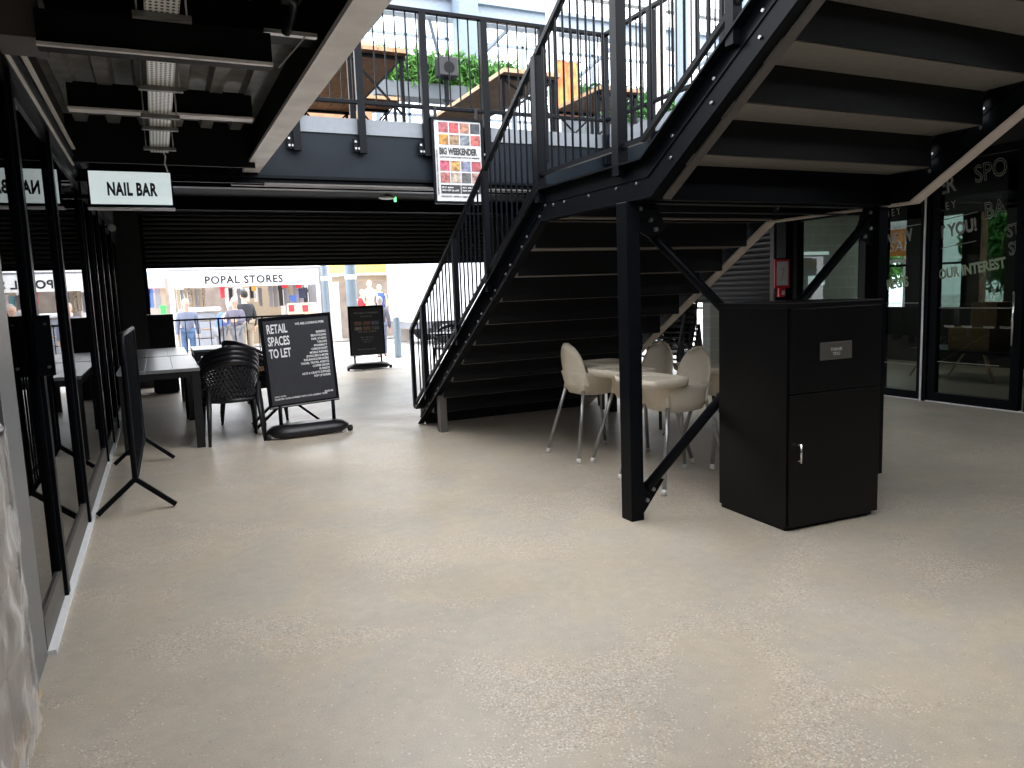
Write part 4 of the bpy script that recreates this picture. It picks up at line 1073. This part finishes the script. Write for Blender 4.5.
MB().box(a_.x, c_.x-.1, 24.6, 24.7, q(150, 288, 24.6).z, q(150, 279, 24.6).z).build('board', 'pink_sign', t)
MB().box(a_.x, c_.x+3, 24.62, 24.72, q(150, 279, 24.6).z, q(150, 262, 24.6).z).build('upper_board', 'stall_white', t)
text('HALAL MEAT', .2, 'c_cyan', t, (q(146, 273, 24.6).x, 24.59, q(146, 276, 24.6).z))
# garments: px, py(top), width, height, colour
def pxg(px, py, wpx, hpx, m, lb, grp, Y):
    p = at(px, py, Y); s = abs(at(px+1, py, Y).x-at(px, py, Y).x); s2 = abs(at(px, py+1, Y).z-p.z)
    clothes(p.x, Y, p.z-hpx*s2, wpx*s, hpx*s2, m, lb, grp)
rg = random.Random(2)
for i in range(8): pxg(178+i*3.6, 287+rg.random()*2, 4.2, 20, ['c_tan', 'c_grey', 'c_tan', 'photo_13'][i % 4], 'tan or grey garment on the rail at the left side of the market stall', 'tan and grey garments on the left rail', 24.9+.06*i)
for i, (px, col, lb) in enumerate([(284, 'c_red', 'bright red top hanging under the stall fascia, left of the two'), (298, 'c_red', 'bright red top hanging under the stall fascia, right of the two'), (253, 'c_orange', 'orange top hanging near the middle of the stall'), (222, 'c_red', 'red cloth hanging on the stall beside the pale pillar')]):
    pxg(px, 279 if i < 3 else 286, 8 if i < 2 else 6, 9 if i < 2 else 12, col, lb, None, 24.35)
for i in range(9): pxg(226+i*4.2, 286+rg.random()*3, 4.5, 12+rg.random()*8, ['c_white', 'c_dark', 'c_white', 'c_grey', 'c_cyan'][i % 5], 'garment among the mixed goods in the middle of the market stall', 'mixed garments in the middle of the stall', 25.2+.05*i)
for i in range(9): pxg(270+i*5, 283+rg.random()*4, 5.2, 22, ['c_grey', 'c_grey', 'c_dark', 'c_grey', 'c_tan'][i % 5], 'grey or dark garment on the rail at the right side of the market stall', 'grey garments on the right rail', 25.0+.05*i)
pxg(302, 288, 9, 10, 'c_navy', 'dark blue top hanging at the right end of the stall', None, 24.5)
pxg(293, 295, 8, 7, 'c_blue', 'blue garment below the red tops on the stall', None, 24.45)
for i, (px, col, lb) in enumerate([(147, 'c_cyan', 'pale blue garment outside the left shop'), (150, 'c_blue', 'blue garment outside the left shop'), (157, 'c_grey', 'grey garment outside the left shop'), (163, 'c_tan', 'tan garment outside the left shop')]):
    pxg(px, 288, 7, 20, col, lb, None, 24.9)
pxg(163, 305, 8, 12, 'c_green', 'bright green garment at the foot of the left shop display', None, 24.2)
# market goods table right
t = thing('goods_table', 'stall table covered with peach and white cloth and red goods', 'table', (q(304, 320).x, 23.6, 0))
a_, c_ = at(288, 300, 23.6), at(316, 300, 23.6)
MB().box(a_.x, c_.x, 23.3, 23.9, .02, at(300, 303, 23.6).z).build('cloth', 'c_peach', t, bevel=.02)
for px in (291, 305): 
    p = at(px, 305, 23.3); MB().box(p.x-.08, p.x+.08, 23.25, 23.3, p.z-.2, p.z).build('price_tag', 'c_red', t)
# crates
a_, c_ = at(193, 308, 21.5), at(214, 308, 21.5)
zt_ = at(200, 306, 21.5).z
for k in range(6):
    z = -.03+k*(zt_-.11)/6
    o = MB().box(a_.x, c_.x, 21.2, 21.8, z, z+(zt_-.15)/6-.03).build('crate', 'crate_grey', bevel=.02)
    tag(o, 'grey crate in the stack behind the street railing, %s' % ['lowest', 'second from the bottom', 'third from the bottom', 'third from the top', 'second from the top', 'topmost'][k], 'crate', 'stacked grey crates')
o = MB().box(a_.x-.1, c_.x+.15, 21.1, 21.9, zt_-.14, zt_-.04).build('white_cover', 'c_white', bevel=.04); tag(o, 'white cover lying over the stack of grey crates', 'cover')
# poles
for px, r_, Y, lb in ((325.5, .075, 20.5, 'thin grey blue street pole right of the market stall'), (352, .14, 19.8, 'thick grey blue street pole behind the menu sign')):
    p = at(px, 300, Y)
    t = thing('street_pole', lb, 'pole', (p.x, Y, 0))
    MB().tube([(p.x, Y, 0), (p.x, Y, 5.5)], r_, 14).build('shaft', 'pole_grey', t)
    MB().tube([(p.x, Y, 2.03), (p.x, Y, 2.15)], r_+.012, 14).tube([(p.x, Y, .0), (p.x, Y, .15)], r_+.04, 14).build('collar', 'stall_white', t)
p = at(397, 330, 18.4)
t = thing('bollard', 'grey bollard beside the menu sign at the kerb', 'bollard', (p.x, 18.4, 0))
MB().tube([(p.x, 18.4, 0), (p.x, 18.4, at(397, 319, 18.4).z), (p.x, 18.4, at(397, 317, 18.4).z)], [.09, .09, .06], 14).build('shaft', 'pole_grey', t)
MB().tube([(p.x, 18.4, 1.0), (p.x, 18.4, 1.06)], .1, 14).build('collar', 'stall_white', t)
# mannequins
def mannequin(px, py, Y, lb, top):
    p = at(px, py, Y); zh = p.z
    t = thing('mannequin', lb, 'mannequin', (p.x, Y, 0))
    b = MB().tube([(p.x-.07, Y, .35), (p.x-.08, Y, zh-.85), (p.x-.04, Y, zh-.72)], [.05, .08, .1], 10).tube([(p.x+.07, Y, .35), (p.x+.08, Y, zh-.85), (p.x+.04, Y, zh-.72)], [.05, .08, .1], 10)
    b.tube([(p.x, Y, zh-.8), (p.x, Y, zh-.6), (p.x, Y, zh-.38), (p.x, Y, zh-.27), (p.x, Y, zh-.2)], [.16, .12, .17, .13, .05], 12)
    b.tube([(p.x-.17, Y, zh-.30), (p.x-.24, Y, zh-.52), (p.x-.2, Y-.1, zh-.72)], [.05, .04, .03], 8).tube([(p.x+.17, Y, zh-.30), (p.x+.24, Y, zh-.52), (p.x+.2, Y-.1, zh-.72)], [.05, .04, .03], 8)
    b.ball((p.x, Y, zh-.09), .1, (.85, .95, 1.2))
    b.build('body', 'mannequin', t, smooth=True)
    if top: MB().tube([(p.x, Y, zh-.75), (p.x, Y, zh-.58), (p.x, Y, zh-.38), (p.x, Y, zh-.26)], [.18, .14, .19, .14], 12).build('top', top, t, smooth=True)
    MB().tube([(p.x, Y, 0), (p.x, Y, .05)], .2, 16).tube([(p.x, Y, .05), (p.x, Y, .4)], .03, 8).build('stand', 'stall_white', t)
mannequin(369, 281, 24.6, 'cream shop mannequin in the window above the menu sign', None)
mannequin(379, 285, 24.9, 'shop mannequin in a blue top beside the cream one', 'c_blue')
mannequin(362, 290, 25.0, 'shop mannequin in dark red clothes left of the cream one', 'c_red')
# pilaster and truck
p = at(401, 290, 25.0)
o = MB().box(p.x-.25, p.x+.25, 24.9, 25.3, 0, 4).build('pilaster', 'beige_flange'); tag(o, 'beige pilaster between the shop window and the white truck', 'pillar')
a_ = at(408, 290, 22.5)
t = thing('box_truck', 'white box truck parked across the street entrance on the right', 'truck', (a_.x+3, 23.5, 0))
zf = at(420, 322, 22.5).z
MB().box(a_.x, a_.x+6.2, 22.5, 24.8, zf, 3.6).build('cargo_box', 'van_white', t, bevel=.03)
MB().box(a_.x+.1, a_.x+6.4, 22.7, 24.6, zf-.22, zf).build('chassis', 'crate_grey', t)
MB().box(a_.x+6.3, a_.x+8.0, 22.55, 24.75, zf-.2, 2.7).build('cab', 'van_white', t, bevel=.1)
for xx in (a_.x+1.2, a_.x+7.1):
    for yy in (22.6, 24.4):
        w = MB().tube([(xx, yy, .42), (xx, yy+.3, .42)], .42, 24).build('wheel', 'rubber', t)
        MB().tube([(xx, yy-.01, .42), (xx, yy, .42)], .2, 16).build('hub', 'grey_tube', w)
# ------------------------------------------------------------------ people
def person(lb, x, y, yaw, hgt, topm, legm, hairm, pose='stand', bald=False, z0=0):
    t = thing('person', lb, 'person', (x, y, z0), yaw)
    s = hgt/1.72
    J = {'pel': (0, 0, .95), 'wst': (0, 0, 1.08), 'chs': (0, .01, 1.30), 'nk0': (0, .0, 1.44), 'nk1': (0, .01, 1.50), 'hd0': (0, .02, 1.56), 'hd1': (0, .02, 1.67)}
    bend = 0
    if pose == 'lean':
        for k, (dy, dz) in dict(wst=(.06, 0), chs=(.2, -.05), nk0=(.3, -.1), nk1=(.34, -.11), hd0=(.39, -.12), hd1=(.42, -.13)).items():
            v = J[k]; J[k] = (v[0], v[1]+dy, v[2]+dz)
    ch = J['chs']
    sw = .12 if pose == 'walk' else 0
    for sd, n in ((-1, 'l'), (1, 'r')):
        f = sw*sd
        J['hp'+n] = (sd*.09, 0, .92); J['kn'+n] = (sd*.10, .02+f, .50); J['an'+n] = (sd*.105, -.02+f*1.6, .085); J['to'+n] = (sd*.115, .13+f*1.6, .035)
        J['sh'+n] = (sd*.18, ch[1], ch[2]+.09)
        if pose in ('lean', 'hold'):
            J['el'+n] = (sd*.25, ch[1]+.10, ch[2]-.16); J['wr'+n] = (sd*.14, ch[1]+.30, ch[2]-.14)
        else:
            J['el'+n] = (sd*.24, ch[1]-.02-f*.6, ch[2]-.20); J['wr'+n] = (sd*.25, ch[1]+.05-f, ch[2]-.44)
    rad = dict(pel=.135, wst=.12, chs=.145, nk0=.065, nk1=.052, hd0=.08, hd1=.075)
    for n in 'lr': rad.update({'hp'+n: .085, 'kn'+n: .058, 'an'+n: .04, 'to'+n: .032, 'sh'+n: .06, 'el'+n: .042, 'wr'+n: .028})
    E_ = [('pel', 'wst'), ('wst', 'chs'), ('chs', 'nk0'), ('nk0', 'nk1'), ('nk1', 'hd0'), ('hd0', 'hd1')]
    for n in 'lr': E_ += [('pel', 'hp'+n), ('hp'+n, 'kn'+n), ('kn'+n, 'an'+n), ('an'+n, 'to'+n), ('chs', 'sh'+n), ('sh'+n, 'el'+n), ('el'+n, 'wr'+n)]
    # hands: palm and five fingers
    for sd, n in ((-1, 'l'), (1, 'r')):
        wv = Vector(J['wr'+n]); dv = (wv-Vector(J['el'+n])).normalized(); sv = dv.cross(Vector((1, 0, 0))).normalized()
        J['pm'+n] = tuple(wv+dv*.07); rad['pm'+n] = .03; E_.append(('wr'+n, 'pm'+n))
        for i in range(5):
            off = (i-1.5)*.022 if i < 4 else 0
            a = wv+dv*.09+sv*off if i < 4 else wv+dv*.03+sv*-.045
            b = a+dv*(.055+.012*(1.5-abs(i-1.5)))+Vector((-sd*.012, 0, 0)) if i < 4 else a+dv*.04-sv*.015
            J['f%d%s' % (i, n)] = tuple(a); J['g%d%s' % (i, n)] = tuple(b); rad['f%d%s' % (i, n)] = .010; rad['g%d%s' % (i, n)] = .008
            E_ += [(('pm' if i < 4 else 'wr')+n, 'f%d%s' % (i, n)), ('f%d%s' % (i, n), 'g%d%s' % (i, n))]
    def skin(name, keys, edges, m, grow=0, par=t, sub=1):
        idx = {k: i for i, k in enumerate(keys)}
        me = bpy.data.meshes.new(name); me.from_pydata([tuple(c*s for c in J[k]) for k in keys], [(idx[a], idx[b]) for a, b in edges], [])
        o = bpy.data.objects.new(name, me); C.objects.link(o); o.parent = par; me.materials.append(MT[m])
        sk = o.modifiers.new('skin', 'SKIN'); me.skin_vertices or None
        if not me.skin_vertices: me.attributes.new('sv', 'FLOAT', 'POINT')
        bm = bmesh.new(); bm.from_mesh(me); ly = bm.verts.layers.skin.verify(); bm.verts.ensure_lookup_table()
        for k in keys: bm.verts[idx[k]][ly].radius = ((rad[k]+grow)*s,)*2
        bm.verts[0][ly].use_root = True
        bm.to_mesh(me); bm.free(); sk.use_smooth_shade = True
        q_ = o.modifiers.new('sub', 'SUBSURF'); q_.levels = sub; q_.render_levels = sub
        return o
    body = skin('body', list(J), E_, 'skin')
    tk = ['wst', 'pel', 'chs', 'nk0'] + [a+n for n in 'lr' for a in ('sh', 'el', 'wr')]
    te = [('wst', 'pel'), ('wst', 'chs'), ('chs', 'nk0')]+[(a, b) for n in 'lr' for a, b in (('chs', 'sh'+n), ('sh'+n, 'el'+n), ('el'+n, 'wr'+n))]
    skin('jacket', tk, te, topm, .022)
    lk = ['pel']+[a+n for n in 'lr' for a in ('hp', 'kn', 'an')]
    le = [e for n in 'lr' for e in (('pel', 'hp'+n), ('hp'+n, 'kn'+n), ('kn'+n, 'an'+n))]
    skin('trousers', lk, le, legm, .016)
    for n in 'lr': skin('shoe', ['an'+n, 'to'+n], [('an'+n, 'to'+n)], 'c_dark', .014)
    hx, hy, hz = [c*s for c in J['hd1']]
    h_ = MB().ball((hx, hy+.005, hz-.02*s), .1*s, (.86, 1.0, 1.22), 16, 12)
    h_.tube([(hx, hy+.09*s, hz-.005*s), (hx, hy+.125*s, hz-.045*s)], [.012*s, .018*s], 6)
    for sd in (-1, 1): h_.ball((hx+sd*.088*s, hy, hz-.03*s), .026*s, (.4, .8, 1.2), 8, 6)
    h_.build('face', 'skin', body, local=True, smooth=True)
    e = MB()
    for sd in (-1, 1): e.ball((hx+sd*.032*s, hy+.092*s, hz+.0*s), .010*s, (1, .6, .7), 8, 6)
    e.build('eyes', 'c_dark', body, local=True)
    MB().ball((hx, hy+.09*s, hz-.075*s), .02*s, (1.2, .5, .3), 8, 6).build('mouth', 'c_pink', body, local=True)
    MB().ball((hx, hy-.018*s, hz+.012*s), .105*s, (.9, .95, 1.08 if not bald else .98), 14, 10).build('hair', hairm, t, local=True, smooth=True)
    return t
def pp(px, Y): return at(px, 320, Y).x
person('person in a navy jacket and jeans standing behind the street railing, facing the hall', pp(187, 19.3), 19.3, PI, 1.62, 'c_greyblue', 'c_denim', 'hair_grey', bald=True)
person('person in a bright blue top bending forward beside the grey crates', pp(219, 20.2), 20.2, -.9, 1.60, 'c_blue', 'c_grey', 'hair_grey', 'lean')
person('person in a grey jacket facing the hall, right of the one in bright blue', pp(236, 19.7), 19.7, PI-.5, 1.62, 'c_purple', 'c_grey', 'hair_grey', 'hold')
person('person with dark hair and dark clothes, behind the one in the grey jacket', pp(246, 21.0), 21.0, .3, 1.78, 'c_dark', 'c_tan', 'hair_dark')
person('grey haired person in purple grey top and jeans walking away beside the menu sign', pp(380.5, 18.7), 18.7, -.2, 1.50, 'c_purple', 'c_greyblue', 'hair_grey', 'walk')
# fill light added to brighten the room behind the right glazing
t = thing('ceiling_lamp', 'rectangular ceiling light inside the room behind the right glazing', 'light', (10.8, 8.6, 3.2))
mat('lamp_glow', (.9, .9, .88), .5, emit=(1, .95, .85), estr=9)
MB().box(10.2, 11.4, 8.45, 8.75, 3.22, 3.285).build('housing', 'white_plastic', t)
MB().box(10.22, 11.38, 8.47, 8.73, 3.212, 3.22).build('diffuser', 'lamp_glow', t)
# ================================================================== LIGHT
W = bpy.data.worlds.new('sky'); S.world = W; W.use_nodes = True
nt = W.node_tree; bg = nt.nodes['Background']
tc = nt.nodes.new('ShaderNodeTexCoord'); sx = nt.nodes.new('ShaderNodeSeparateXYZ'); rp = nt.nodes.new('ShaderNodeValToRGB')
nt.links.new(tc.outputs['Generated'], sx.inputs[0]); nt.links.new(sx.outputs[2], rp.inputs[0])
rp.color_ramp.elements[0].position = 0; rp.color_ramp.elements[0].color = (.86, .90, .95, 1)
rp.color_ramp.elements[1].position = .9; rp.color_ramp.elements[1].color = (.98, .98, 1, 1)
nt.links.new(rp.outputs[0], bg.inputs['Color']); bg.inputs['Strength'].default_value = 2.2
S.view_settings.view_transform = 'Standard'; S.view_settings.look = 'None'; S.view_settings.gamma = 1
S.view_settings.use_curve_mapping = False
S.view_settings.exposure = 1.42
